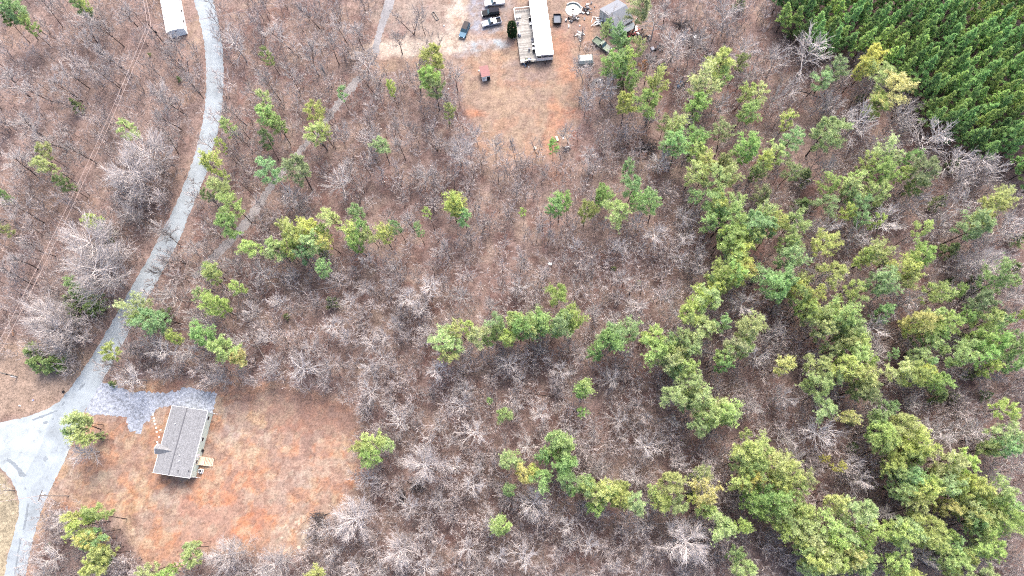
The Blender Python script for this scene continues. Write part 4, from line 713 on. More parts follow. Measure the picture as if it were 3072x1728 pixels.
# air conditioner
ac = empty('air_conditioner', c + Matrix.Rotation(a, 3, 'Z') @ Vector((.385*Lr, yE + .95, 0)), a, 'square grey outdoor cooling unit beside the green siding', 'air conditioner')
MB().box(-.45, .45, -.45, .45, .08, .85).build('cabinet', mat('ac_grey', (.42, .45, .48, 1), .5), ac, bevel=.03)
MB().ring((0, 0, .851), .12, .36, .03, 16).build('fan_grille', DARK, ac); MB().cyl((0, 0, .852), .07, .05, 10).build('fan_hub', METAL, ac); MB().box(-.55, .55, -.55, .55, 0, .08).build('pad', CONC, ac)
STN = [(1155,232),(1161,257),(1166,277),(1172,302),(1179,330),(1183,361),(1212,347),(1201,401),(1188,438),(1181,468)]
WH = ['topmost', 'second from the top', 'third from the top', 'fourth from the top', 'fifth from the top', 'sixth, lowest of the close run', 'off to the side of the others, near the roof edge', 'turned cornerwise, below the side one', 'second from the porch', 'nearest the porch roof']
for (x, y), wv in zip(STN, WH):
    p = P(*T(0, 2, x, y)); MB().box(-.21, .21, -.21, .21, 0, .06).build('stepping_stone', CONC, None, (p.x, p.y, .0), rb.uniform(-.2, .2) + (.7 if 'cornerwise' in wv else 0))
    o = bpy.context.scene.objects[-1] if False else COL.objects[-1]; tag(o, 'square cream paving stone, ' + wv, 'paving stone', 'paving stones leading to the porch')

# ---- mobile home at the top
c, a, Lr, Wr = frame([(1610,165),(1586,2),(1640,0),(1660,163)], 3.3)
fr = c - Vector((math.cos(a), math.sin(a), 0)) * Lr / 2; Lr = 22.0; c2 = fr + Vector((math.cos(a), math.sin(a), 0)) * Lr / 2
mh = empty('mobile_home', c2, a, 'long mobile home with bright white roof beside the weathered deck', 'mobile home'); hL = Lr/2; hw = Wr/2
WR = mat('white_roof', (.86, .86, .85, 1), .35, .02, .6)
MB().add([(-hL, -hw, 3.1), (-hL, -hw*.5, 3.32), (-hL, 0, 3.38), (-hL, hw*.5, 3.32), (-hL, hw, 3.1), (hL, -hw, 3.1), (hL, -hw*.5, 3.32), (hL, 0, 3.38), (hL, hw*.5, 3.32), (hL, hw, 3.1)] + [(s_*hL, s2*hw, 3.0) for s_ in (-1, 1) for s2 in (-1, 1)],
         [(5, 6, 1, 0)[::-1], (6, 7, 2, 1)[::-1], (7, 8, 3, 2)[::-1], (8, 9, 4, 3)[::-1], (10, 0, 1, 2, 3, 4, 11), (13, 9, 8, 7, 6, 5, 12), (10, 12, 5, 0), (11, 4, 9, 13), (10, 11, 13, 12)]).build('roof', WR, mh)
MB().box(-hL + .12, hL - .12, -hw + .12, hw - .12, .55, 2.995).build('wall', mat('cream_siding', (.62, .61, .56, 1), .6, .05, 4), mh)
MB().box(-hL + .2, hL - .2, -hw + .2, hw - .2, 0, .545).build('skirting', mat('brown_skirt', C(120, 104, 96), .8), mh)
MB().box(-hL + .03, -hL + .115, -hw + .15, hw - .15, 1.9, 2.85).build('window_band', mat('brown_band', C(110, 92, 86), .6), mh)
for y0 in (-.30, 0, .30):
    wn = MB().box(-hL, -hL + .028, y0*Wr - .62, y0*Wr + .62, 2.0, 2.75).build('window', WHITE, mh); MB().box(-hL - .02, -hL - .003, y0*Wr - .54, y0*Wr + .54, 2.07, 2.68).build('pane', GLASS, wn)
MB().box(-hL + .04, -hL + .117, -hw + .15, hw - .15, .55, 1.88).build('end_panel', mat('end_white', (.7, .69, .66, 1), .5, .05, 2), mh)
for s_ in (-1, 1): MB().tube([(-hL, s_*.55, .6), (-hL - 1.2, 0, .5)], .07, 4).build('tow_bar', BLACK, mh)
for x_ in (-hL + 3.2, -hL + 14): MB().cyl((x_, .3, 3.3), .16, .3, 10).build('roof_vent', METAL, mh)
for x_ in (5.2, 9.6, 15.0):
    wn = MB().box(-hL + x_ - .5, -hL + x_ + .5, -hw + .05, -hw + .117, 1.5, 2.5).build('window', WHITE, mh); MB().box(-hL + x_ - .4, -hL + x_ + .4, -hw + .03, -hw + .048, 1.6, 2.4).build('pane', GLASS, wn)
for x_ in (12.3, 9.3): MB().box(-hL + x_ - .4, -hL + x_ + .4, -hw - .35, -hw + .118, .9, 1.7).build('window_cooler', WHITE, mh)
# ---- its deck
c, a, Ld, Wd = frame([(1563,188),(1541,30),(1588,27),(1608,184)], .8)
def planks(name, col, s=5.0, ax='X'):
    m = bpy.data.materials.new(name); m.use_nodes = True; t = m.node_tree; N = t.nodes.new; L = t.links.new; b = t.nodes['Principled BSDF']; b.inputs['Roughness'].default_value = .9
    tc = N('ShaderNodeTexCoord'); sp = N('ShaderNodeSeparateXYZ'); L(tc.outputs['Object'], sp.inputs[0])
    ml = N('ShaderNodeMath'); ml.operation = 'MULTIPLY'; ml.inputs[1].default_value = s; L(sp.outputs[ax], ml.inputs[0]); fl = N('ShaderNodeMath'); fl.operation = 'FLOOR'; L(ml.outputs[0], fl.inputs[0])
    wn = N('ShaderNodeTexWhiteNoise'); wn.noise_dimensions = '1D'; L(fl.outputs[0], wn.inputs['W']); mr = N('ShaderNodeMapRange'); mr.inputs[3].default_value = .62; mr.inputs[4].default_value = 1.2; L(wn.outputs[0], mr.inputs[0])
    n = N('ShaderNodeTexNoise'); n.inputs['Scale'].default_value = 1.5; n.inputs['Detail'].default_value = 5; L(tc.outputs['Object'], n.inputs['Vector']); m2 = N('ShaderNodeMapRange'); m2.inputs[1].default_value = .3; m2.inputs[2].default_value = .7; m2.inputs[3].default_value = .75; m2.inputs[4].default_value = 1.15; L(n.outputs[0], m2.inputs[0])
    mm = N('ShaderNodeMath'); mm.operation = 'MULTIPLY'; L(mr.outputs[0], mm.inputs[0]); L(m2.outputs[0], mm.inputs[1])
    vs = N('ShaderNodeVectorMath'); vs.operation = 'SCALE'; vs.inputs[0].default_value = col[:3]; L(mm.outputs[0], vs.inputs['Scale']); L(vs.outputs[0], b.inputs['Base Color']); return m
PL = planks('weathered_planks', C(205, 200, 192), 3.4)
RD = Matrix.Rotation(a, 3, 'Z')
dk = empty('weathered_deck', c, a, 'long grey weathered plank deck along the white roofed mobile home', 'deck')
MB().box(-Ld/2, Ld/2, -Wd/2, Wd/2, .72, .8).build('floor_boards', PL, dk)
GW = mat('grey_wood', C(196, 190, 180), .9, .15, 4)
for s_ in (-1, 1): MB().box(-Ld/2, Ld/2, s_*(Wd/2 + .04) - .035, s_*(Wd/2 + .04) + .035, .5, .82).build('rim_board', GW, dk)
for i in range(5):
    for s_ in (-1, 1): MB().box(-Ld/2 + i*Ld/4.2, -Ld/2 + i*Ld/4.2 + .12, s_*(Wd/2 - .2) - .06, s_*(Wd/2 - .2) + .06, 0, .715).build('post', GW, dk)
RW_ = mat('white_rail', (.6, .58, .54, 1), .7, .1, 4)
MB().box(Ld/2 - .12, Ld/2 + .08, -Wd/2, Wd/2, 1.68, 1.78).build('handrail', RW_, dk, label='whitish handrail across the far end')
MB().box(Ld/2 - 4.2, Ld/2 - .125, Wd/2 - .1, Wd/2 + .1, 1.68, 1.78).build('handrail', RW_, dk)
MB().box(-Ld/2 - .08, -Ld/2 + .12, -Wd/2, Wd/2, 1.68, 1.78).build('handrail', RW_, dk)
for x_, n_ in ((Ld/2, 9), (-Ld/2, 9)):
    for i in range(n_): yy = -Wd/2 + Wd*i/(n_ - 1); MB().box(x_ - .05, x_ + .02, yy - .04, yy + .04, .802, 1.679).build('baluster', RW_, dk)
for i in range(6): MB().box(Ld/2 - .6 - i*.7, Ld/2 - .52 - i*.7, Wd/2 - .05, Wd/2 + .02, .802, 1.679).build('baluster', RW_, dk)
p = P(1548, 106); st = empty('deck_steps', (p.x, p.y, 0), a + math.pi/2, 'yellowish wooden steps between the dark columnar evergreen and the weathered deck', 'steps')
for i in range(3): MB().box(-.75 + i*.45, -.32 + i*.45, -1.1, 1.1, .5 - i*.18, .56 - i*.18).build('tread', mat('yellowed_wood', C(205, 196, 150), .8, .15, 4), st)
for s_ in (-1, 1): MB().box(-.75, .95, s_*1.13 - .03, s_*1.13 + .03, 0, .3).build('stringer', GW, st)
def on_deck(x, y, z=.8): return P(x, y, z)
def chair(x, y, rz, m, label, z=.8, s=1.0):
    p = P(x, y, z + .3); o = empty('deck_chair', (p.x, p.y, z), rz, label, 'chair', 'chairs on the weathered deck', (s, s, s))
    MB().box(-.27, .27, -.27, .27, .38, .44).build('seat', m, o); MB().add([(-.27, .24, .44), (.27, .24, .44), (.27, .40, 1.0), (-.27, .40, 1.0), (-.27, .29, .44), (.27, .29, .44), (.27, .45, 1.0), (-.27, .45, 1.0)], [(0,1,2,3),(7,6,5,4),(0,3,7,4),(1,5,6,2),(3,2,6,7),(0,4,5,1)]).build('backrest', m, o)
    for sx in (-1, 1):
        MB().box(sx*.28 - .03, sx*.28 + .03, -.25, .28, .62, .66).build('armrest', m, o)
        for sy in (-1, 1): MB().box(sx*.25 - .025, sx*.25 + .025, sy*.23 - .025, sy*.23 + .025, 0, .38).build('leg', m, o)
NAVY = mat('navy_fabric', (.03, .03, .07, 1), .8); GF = mat('grey_fabric', (.2, .2, .22, 1), .8)
chair(1553, 70, a + 2.2, NAVY, 'dark blue chair near the white railing corner of the deck')
chair(1552, 52, a + .4, WHITE, 'white chair in the railed corner of the deck')
chair(1560, 50, a - .6, WHITE, 'second white chair in the railed corner, nearer the roof')
chair(1590, 62, a - 1.5, DARK, 'black chair against the wall between two white round tables')
chair(1597, 123, a - 1.5, GF, 'grey chair against the wall above the small round table')
chair(1602, 156, a - 1.4, DARK, 'black chair against the wall near the deck\'s low end')
chair(1588, 147, a + 1.4, GF, 'grey chair facing the large white round table')
def rtable(x, y, r_, label, hole=False):
    p = P(x, y, 1.5); o = empty('round_table', (p.x, p.y, .8), 0, label, 'table', 'round white tables on the weathered deck')
    MB().cyl((0, 0, .68), r_, .05, 20).build('tabletop', WHITE, o); MB().cyl((0, 0, .03), .05, .65, 8).build('pedestal', DARK, o); MB().cyl((0, 0, 0), .25, .03, 12).build('base', DARK, o)
    if hole: MB().cyl((0, 0, .731), .09, .05, 10).build('centre_cap', DARK, o)
rtable(1589, 54, .28, 'small white round table, uppermost against the wall'); rtable(1592, 71, .38, 'white round table on the deck below the black chair')
rtable(1600, 132, .3, 'small white round table with dark centre', True); rtable(1601, 146, .48, 'largest white round table near the low end of the deck')
p = P(1558, 103, 1.3); g = empty('covered_grill', (p.x, p.y, .8), a + .4, 'grill under a grey and white cover on the deck by the steps', 'grill')
MB().box(-.55, .55, -.35, .35, .1, .95, .1).build('cover', mat('grill_cover', (.34, .34, .36, 1), .7, .2, 3), g, bevel=.08); MB().box(-.2, .5, -.25, .1, .955, 1.0).build('lid_patch', WHITE, g)
for sx in (-1, 1): MB().cyl((sx*.4, -.05, .09), .09, .08, 10, 'y').build('wheel', BLACK, g)
p = P(1585, 180, 1.1); g = empty('storage_crate', (p.x, p.y, .8), a, 'dark crate holding blue and green odds and ends at the deck\'s low end', 'crate')
MB().box(-.5, .5, -.85, .85, 0, .5).build('box', DARK, g); MB().box(-.3, .3, -.6, .1, .501, .6).build('blue_lid', mat('blue_lid', (.16, .2, .42, 1), .6), g); MB().box(-.25, .3, .2, .7, .501, .56).build('green_lid', mat('green_lid', (.12, .2, .06, 1), .6), g)

# ---- long trailer at top left
c, a, Lr, Wr = frame([(500,99),(480,0),(534,-13),(551,86)], 2.6)
fr = c - Vector((math.cos(a), math.sin(a), 0)) * Lr / 2; Lr = 19.0; c2 = fr + Vector((math.cos(a), math.sin(a), 0)) * Lr / 2
tr = empty('trailer_home', c2, a, 'long white roofed trailer with pale blue end wall beside the curving road', 'trailer home'); hL, hw = Lr/2, Wr/2
roof_mesh(Lr, Wr, 2.75, 3.3, .08).build('roof', WR, tr)
wall_mesh(Lr, Wr, 2.75, 3.3, .12, .09).build('wall', mat('trailer_white', (.72, .73, .73, 1), .5, .05, 2), tr)
q = hw - .12
MB().add([(-hL + .1, -q, .1), (-hL + .1, q, .1), (-hL + .1, q, 2.7), (-hL + .1, 0, 3.12), (-hL + .1, -q, 2.7)] + [(-hL + .06, -q, .1), (-hL + .06, q, .1), (-hL + .06, q, 2.7), (-hL + .06, 0, 3.12), (-hL + .06, -q, 2.7)], [(0,1,2,3,4), (9,8,7,6,5), (0,5,6,1), (1,6,7,2), (2,7,8,3), (3,8,9,4), (4,9,5,0)]).build('end_wall', mat('pale_blue_wall', (.68, .79, .83, 1), .6, .06, 2), tr, label='pale blue gable end wall')
MB().box(-hL + .03, -hL + .058, -.45, .35, 2.2, 2.55).build('vent_grille', GF, tr)
for x_ in (3.5, 7.5, 12): wn = MB().box(-hL + x_ - .5, -hL + x_ + .5, -q - .07, -q - .003, 1.2, 2.1).build('window', GF, tr); MB().box(-hL + x_ - .4, -hL + x_ + .4, -q - .085, -q - .072, 1.3, 2.0).build('pane', GLASS, wn)
# ---- grey gabled shed
Z6 = 340 / 1895.0
def z6(x, y): return (1680 + x * Z6, y * Z6)
ra, rb_ = P(*z6(805, 262), 4.6), P(*z6(1103, 103), 4.6); e1_ = P(*z6(642, 135), 2.9)
d = (rb_ - ra); a = math.atan2(d.y, d.x); Ls = d.length; nrm = Vector((-d.y, d.x, 0)).normalized(); half = abs((e1_ - ra).dot(nrm)); cc_ = (ra + rb_) / 2
sh = empty('shed', (cc_.x, cc_.y, 0), a, 'grey roofed shed with white board walls in the cluttered yard', 'shed')
print('shed', Ls, half)
half = min(max(half, 2.4), 4.2)
roof_mesh(Ls + .3, half * 2, 3.1, 5.0).build('roof', mat('shed_roof', C(150, 156, 166), .7, .12, 1.2), sh)
wall_mesh(Ls + .3, half * 2, 3.1, 5.0, .2).build('wall', planks('white_boards', C(225, 230, 225, 1.1), 2.5, 'Y'), sh)
MB().box(-.6, .6, -half + .13, -half + .198, 0, 2.1).build('door', GW, sh)
# lean-to eave boards
MB().add([(-Ls/2, -half - 1.6, 1.7), (Ls/2, -half - 1.6, 1.7), (Ls/2, -half - .15, 2.4), (-Ls/2, -half - .15, 2.4), (-Ls/2, -half - 1.6, 1.62), (Ls/2, -half - 1.6, 1.62), (Ls/2, -half - .15, 2.32), (-Ls/2, -half - .15, 2.32)], [(0,1,2,3),(7,6,5,4),(0,4,5,1),(2,6,7,3),(0,3,7,4),(1,5,6,2)]).build('lean_to_roof', mat('pale_tin', C(190, 202, 206), .5, .12, 1.5), sh)
for x_ in (-Ls/2 + .1, 0, Ls/2 - .1): MB().box(x_ - .06, x_ + .06, -half - 1.55, -half - 1.43, 0, 1.66).build('post', GW, sh)
# ---- small red roofed shed
Z5 = 340 / 1895.0
def z5(x, y): return (1360 + x * Z5, y * Z5)
c, a, Lr, Wr = frame([z5(478, 1285), z5(435, 1110), z5(572, 1105), z5(615, 1262)], 2.2)
rs = empty('red_roofed_shed', c, a, 'tiny shed with rusty red roof and white front in the bare yard', 'shed')
MB().box(-Lr/2 - .1, Lr/2 + .1, -Wr/2 - .1, Wr/2 + .1, 2.2, 2.27).build('roof', mat('rusty_red', C(158, 88, 88), .6, .15, 2), rs)
MB().box(-Lr/2, Lr/2, -Wr/2, Wr/2, 0, 2.198).build('wall', WHITE, rs)
MB().box(-Lr/2 - .05, -Lr/2 - .003, -Wr/2 + .1, -.2, .05, 1.7).build('door', DARK, rs); MB().box(-Lr/2 - .06, -Lr/2 - .003, .15, Wr/2 - .1, .9, 1.6).build('window', mat('pale_blue_glass', (.4, .5, .55, 1), .3), rs)
# ---- pale hipped canopy
c, a, Lr, Wr = frame([z6(318, 1085), z6(320, 935), z6(530, 880), z6(560, 1000)], 1.6)
cp = empty('camper_shell', c, a, 'pale greenish white camper shell with faceted roof below the curly branches', 'camper')
hL, hw = Wr/2 + .1, Lr/2 + .1
q = MB().add([(-hL*.82, -hw*.75, 1.75), (hL*.82, -hw*.7, 1.75), (hL*.86, hw*.6, 1.85), (-hL*.78, hw*.6, 1.85), (-hL, -hw, 1.05), (hL, -hw, 1.05), (hL, hw, 1.1), (-hL, hw, 1.1), (-hL*.95, -hw*.95, .25), (hL*.95, -hw*.95, .25), (hL*.95, hw*.95, .25), (-hL*.95, hw*.95, .25)],
             [(0,1,2,3), (4,5,1,0), (5,6,2,1), (6,7,3,2), (7,4,0,3), (8,9,5,4), (9,10,6,5), (10,11,7,6), (11,8,4,7), (11,10,9,8)]).build('shell', mat('pale_green_white', C(206, 218, 214), .4, .08, 1.5), cp); q.rotation_euler = (0, 0, math.pi/2)
for s_ in (-1, 1): MB().cyl((-.3, s_*(hL - .05) - .1, .3), .3, .2, 14, 'y').build('wheel', BLACK, cp)
MB().cyl((.2, 0, 1.8), .16, .14, 10).build('roof_vent', WHITE, cp)

# ------------------------------------------------------------------ vehicles (local x = forward)
def wheel(parent, x, y, r_=.38):
    t = MB().cyl((x, y - .12, r_), r_, .24, 18, 'y').build('wheel', BLACK, parent); MB().cyl((x, y - .13 if y < 0 else y + .121, r_), r_*.6, .012, 14, 'y').build('rim', METAL, t)
def vehicle(name, px, z, head_px, Lc, Wc, paint, label, cat, kind, bed=None, cover=None, roofm=None):
    p, q = P(*px, z), P(*head_px, z); a = math.atan2(q.y - p.y, q.x - p.x)
    o = empty(name, (p.x, p.y, 0), a, label, cat); h = Lc/2; w_ = Wc/2
    if kind == 'pickup':
        MB().profile([(-h, .45), (h - .05, .45), (h, .75), (h - .08, .98), (h*.42, 1.1), (h*.30, 1.1), (-h*.12, 1.1), (-h*.12, .72), (-h + .1, .72), (-h + .1, 1.08), (-h, 1.08)], -w_ + .06, w_ - .06).build('body', paint, o, bevel=.04)
        for s_ in (-1, 1): MB().box(-h + .02, -h*.10, s_*(w_ - .04) - .05, s_*(w_ - .04) + .05, .5, 1.14).build('bed_side', paint, o)
        MB().box(-h + .12, -h*.14, -w_ + .12, w_ - .12, .724, .76).build('bed_floor', bed or DARK, o)
        MB().box(-h, -h + .08, -w_ + .1, w_ - .1, 1.085, 1.15).build('tailgate', paint, o)
        x0, x1 = -h*.12, h*.36
    else:
        MB().profile([(-h, .45), (h - .05, .45), (h, .8), (h - .1, 1.0), (h*.40, 1.12), (-h + .05, 1.12), (-h, .9)], -w_ + .04, w_ - .04).build('body', paint, o, bevel=.05)
        x0, x1 = -h*.96, h*.38
    zt = 1.85
    MB().add([(x0, -w_ + .1, 1.1), (x1, -w_ + .1, 1.1), (x1, w_ - .1, 1.1), (x0, w_ - .1, 1.1), (x0 + .12, -w_ + .25, zt), (x1 - .62, -w_ + .25, zt), (x1 - .62, w_ - .25, zt), (x0 + .12, w_ - .25, zt)], [(0,1,5,4),(1,2,6,5),(2,3,7,6),(3,0,4,7),(4,5,6,7)]).build('cabin', paint, o)
    MB().box(x0 + .14, x1 - .66, -w_ + .27, w_ - .27, zt + .003, zt + .04).build('roof_panel', roofm or paint, o)
    e_ = .012
    MB().add([(x1 - .04 + e_, -w_ + .17, 1.17), (x1 - .04 + e_, w_ - .17, 1.17), (x1 - .58 + e_, w_ - .28, 1.80), (x1 - .58 + e_, -w_ + .28, 1.80)], [(0,1,2,3)]).build('windshield', mat('windshield_glass', (.05, .10, .12, 1), .2, spec=.4), o)
    MB().add([(x0 + .01 - e_, -w_ + .2, 1.2), (x0 + .01 - e_, w_ - .2, 1.2), (x0 + .1 - e_, w_ - .3, 1.78), (x0 + .1 - e_, -w_ + .3, 1.78)], [(3,2,1,0)]).build('rear_window', GLASS, o)
    for s_ in (-1, 1):
        ya, yb = s_*(w_ - .11 + e_), s_*(w_ - .235 + e_)
        xs = (x0 + .12, (x0 + x1) / 2 - .15, x1 - .2)
        for i in range(2 if x1 - x0 < 2.4 else 3):
            n_ = 2 if x1 - x0 < 2.4 else 3; b0 = x0 + .14 + (x1 - x0 - .4) * i / n_; b1 = x0 + .14 + (x1 - x0 - .4) * (i + 1) / n_ - .08; tp = b1 - (.42 if i == n_ - 1 else 0)
            f_ = [(b0, ya, 1.18), (b1, ya, 1.18), (tp, yb, 1.78), (b0, yb, 1.78)]; MB().add(f_, [(0,1,2,3) if s_ < 0 else (3,2,1,0)]).build('side_window', GLASS, o)
        MB().box(h - .07, h + .02, s_*(w_ - .35) - .18, s_*(w_ - .35) + .18, .72, .9).build('headlight', mat('lamp_lens', (.7, .72, .72, 1), .2), o)
        MB().box(-h - .02, -h + .05, s_*(w_ - .2) - .1, s_*(w_ - .2) + .1, .75, 1.0).build('taillight', mat('red_lens', (.3, .02, .02, 1), .3), o)
        MB().box(x1 - .5, x1 - .3, s_*(w_ + .08) - .1, s_*(w_ + .08) + .1, 1.12, 1.28).build('side_mirror', DARK, o)
        for x_ in (-h*.6, h*.62): wheel(o, x_, s_*(w_ - .12))
    MB().box(h - .02, h + .1, -w_ + .1, w_ - .1, .42, .62).build('bumper', METAL, o)
    if cover: MB().box(-h*.14 - 1.0, -h*.13, -w_ + .08, w_ - .08, 1.15, 1.22).build('bed_toolbox', cover, o)
    return o
WP = mat('white_car_paint', (.52, .53, .56, 1), .35); SILV = mat('silver_paint', (.20, .23, .29, 1), .4, spec=.3); BLK = mat('black_paint', (.005, .006, .009, 1), .6, spec=.15); TEAL = mat('blue_paint', (.03, .10, .16, 1), .45, spec=.3); TAN = mat('tan_panel', C(206, 176, 160), .6)
vehicle('pickup_truck', (1484, 5), 1.0, (1455, 9), 5.9, 2.0, WP, 'white pickup with tan bed, cut by the photo\'s top edge', 'pickup', 'pickup', WP, None, TAN)
vehicle('off_road_car', z5(625, 205), 1.0, z5(470, 225), 5.2, 2.0, BLK, 'black boxy off-road car parked between two pale pickups', 'car', 'suv', None, None, mat('black_softtop', (.018, .018, .024, 1), .9, .2, 3, spec=.1))
vehicle('pickup_truck', z5(642, 362), 1.0, z5(490, 398), 5.6, 2.0, SILV, 'silver pickup with white bed cover, lowest of the three parked side by side', 'pickup', 'pickup', DARK, WHITE)
vehicle('sport_utility_car', z5(185, 498), 1.0, z5(140, 610), 5.2, 2.0, TEAL, 'blue car with dark roof standing alone on the tan driveway', 'car', 'suv', None, None, mat('dark_roof', (.02, .016, .018, 1), .6, .1, 2, spec=.2))
OT = mat('faded_green_paint', C(176, 192, 172), .7, .18, 1.5)
def zt_(x, y): return (1760 + x * 100 / 1811., 90 + y * 100 / 1811.)
vehicle('old_truck', zt_(840, 770), 1.0, zt_(1250, 1080), 6.0, 2.1, OT, 'derelict pale green truck half under the pines beside the shed', 'truck', 'pickup', mat('mossy_bed', C(140, 158, 136), .9, .2, 2))
# black utility trailer
p, q = P(*z5(1738, 325), .6), P(*z5(1742, 480), .6); a = math.atan2(q.y - p.y, q.x - p.x)
ut = empty('utility_trailer', (p.x, p.y, 0), a, 'small black open trailer on the red dirt beside the mobile home', 'trailer')
MB().box(-1.55, 1.45, -1.0, 1.0, .5, .58).build('bed', mat('blue_grey_bed', (.04, .06, .09, 1), .6, .2, 2), ut)
for s_ in (-1, 1):
    MB().box(-1.6, 1.5, s_*1.08 - .1, s_*1.08 + .1, .45, 1.0).build('side_panel', BLK, ut); MB().cyl((0, s_*1.22 - .1, .33), .33, .2, 16, 'y').build('wheel', BLACK, ut); MB().box(-.45, .45, s_*1.24 - .14, s_*1.24 + .14, .69, .73).build('mudguard', BLK, ut)
for x_ in (-1.62, 1.52): MB().box(x_ - .12, x_ + .06, -.97, .97, .45, 1.0).build('end_panel', BLK, ut)
for s_ in (-1, 1): MB().tube([(1.5, s_*.6, .45), (2.9, 0, .42)], .06, 4).build('tow_bar', BLK, ut)

# ------------------------------------------------------------------ round white pool
c = P(1719, 30); pl = empty('round_pool', (c.x, c.y, 0), 0, 'round white pool base with grey rim and dark drain beside the mobile home', 'pool')
MB().cyl((0, 0, 0), 2.25, .12, 36).build('liner', mat('liner_white', C(226, 224, 216), .6, .08, 1.5), pl)
MB().ring((0, 0, .0), 2.27, 2.55, .5, 36, -.6, 2.4).build('rim', mat('rim_grey', C(198, 206, 208), .5, .08, 2), pl); MB().ring((0, 0, .121), .38, .55, .12, 20).build('hub', METAL, pl); MB().cyl((0, 0, .122), .36, .02, 18).build('drain', DARK, pl)
for k in range(5): t_ = .5 + k*1.26; MB().tube([(.5*math.cos(t_), .5*math.sin(t_), .13), (2.2*math.cos(t_), 2.2*math.sin(t_), .13)], .035, 4).build('seam', mat('seam_green', C(110, 130, 120), .8), pl)
MB().ring((0, 0, .125), 1.95, 2.1, .03, 30, .2, 2.3).build('stain', mat('green_stain', C(60, 110, 96), .8), pl)

# ------------------------------------------------------------------ poles and wires
PB = mat('pole_wood', C(120, 104, 96), .9, .15, 3); WIRE = mat('wire', (.34, .26, .23, 1), .6)
def pole(bx, by, h, label, arm=None, mt=PB):
    p = P(bx, by); o = empty('utility_pole', (p.x, p.y, 0), 0, label, 'utility pole'); MB().tube([(0, 0, 0), (0, 0, h)], [.17, .12], 8).build('shaft', mt, o)
    if arm is not None: q = MB().box(-1.2, 1.2, -.06, .06, h - .6, h - .48).build('crossarm', PB, o); q.rotation_euler = (0, 0, arm)
    return o, p
pa, gA = pole(493, 131, 10.5, 'dark leaning utility pole between the power lines and the white roofed trailer', math.radians(-10))
MB().cyl((.3, 0, 5), .2, .7, 10).build('junction_can', DARK, pa)
pb, gB = pole(206, 1487, 10.5, 'pale utility pole reaching over the road below the junction', math.radians(80), mat('pale_pole', C(214, 196, 184), .8, .1, 3))
MB().cyl((-.1, .45, 8.3), .26, .9, 12).build('transformer', WHITE, pb); MB().cyl((-.1, -.05, 9.6), .08, .5, 8).build('insulator', WHITE, pb)
pc, gC = pole(52, 1130, 8.5, 'grey utility pole with white meter box at the left edge', None, GW)
MB().box(-.2, .2, -.35, -.17, .6, 2.0).build('meter_box', WHITE, pc); MB().cyl((0, 0, 3.6), .2, .4, 8).build('clamp', DARK, pc)
def wire(a_, b_, sag, label, n=16):
    pts = [a_.lerp(b_, i / n) - Vector((0, 0, sag * 4 * (i / n) * (1 - i / n))) for i in range(n + 1)]; o = MB().tube(pts, .05, 4).build('power_line', WIRE); tag(o, label, 'power line', 'power lines on the left')
A1, A2 = P(*T(0,0,1112,186), 10.2), P(*T(0,0,1138,190), 10.2)
wire(P(*T(0,0,1073,-40), 10.2), A1, .3, 'upper stretch of the left overhead wire above the leaning pole'); wire(P(*T(0,0,1094,-40), 10.2), A2, .3, 'upper stretch of the right overhead wire above the leaning pole')
wire(A1, P(-70, 1150, 9), 2, 'long left hand overhead wire running down to the left edge'); wire(A2, P(-70, 1190, 9), 2, 'long right hand overhead wire running down to the left edge')
wire(A2, P(*T(1,0,420,-5), 9.5), .8, 'upper service wire crossing the road near the trailer'); wire(A2 + Vector((.1, -.9, -.5)), P(*T(1,0,440,-60), 9), .8, 'lower service wire crossing the road near the trailer')
Bt = Vector((gB.x, gB.y, 10.0)); wire(Bt, P(-60, 1512, 9), .8, 'single wire from the pale pole towards the left edge')

# ------------------------------------------------------------------ columnar evergreen by the deck
def column_bush(seed, Ht, R):
    r = random.Random(seed); cs, ds = [], []
    for i in range(620):
        t = r.random(); z = Ht * t; rr = R * (min(1, .75 + t * 1.5) if t < .25 else 1) * math.sqrt(max(0, 1 - max(0, (t - .45) / .56) ** 2)) * r.uniform(.72, 1.0); a_ = r.uniform(0, 6.283)
        cs.append(np.array([rr*math.cos(a_), rr*math.sin(a_), z + .1])); ds.append(np.array([math.cos(a_)*.6, math.sin(a_)*.6, .7]))
    V, Q, A = needle_tufts(r, cs, ds, 12, .34, .16); return np_mesh('evergreen', V, Q, M_NEEDLE, A)
p = P(1537, 108); o = empty('columnar_evergreen', (p.x, p.y, 0), 0, 'dense dark columnar evergreen beside the weathered deck', 'evergreen')
q = bpy.data.objects.new('crown', column_bush(3, 6.0, 1.35)); q.parent = o; q.color = (.03, .062, .022, 1); COL.objects.link(q); MB().tube([(0, 0, 0), (0, 0, 4.5)], [.5, .2], 8).build('trunk', mat('evergreen_core', (.02, .035, .015, 1), .9), o)

# ------------------------------------------------------------------ fallen logs, brush, oddments
PALE = mat('pale_dead_wood', C(205, 190, 182), .9, .12, 3); DKW = mat('dark_dead_wood', C(120, 104, 98), .9, .2, 2)
def log(x0, y0, x1, y1, r0, r1, m, label, branches=3, seed=1):
    r = random.Random(seed); a_, b_ = P(x0, y0, r0), P(x1, y1, r0 * .8); o = empty('fallen_log', a_, 0, label, 'fallen log', 'fallen logs in the wood')
    pts = [a_.lerp(b_, i / 8) + Vector((r.gauss(0, .06), r.gauss(0, .06), 0)) - a_ for i in range(9)]; MB().tube(pts, [r0 + (r1 - r0) * i / 8 for i in range(9)], 7).build('stem', m, o)
    for k in range(branches):
        i = r.randint(4, 8); d_ = (pts[8] - pts[0]).normalized(); n_ = Vector((-d_.y, d_.x, .25)) * r.choice((-1, 1)); MB().tube([pts[i], pts[i] + (d_ * .8 + n_) * r.uniform(.8, 1.8)], [r1 * .9, .02], 4).build('branch', m, o)
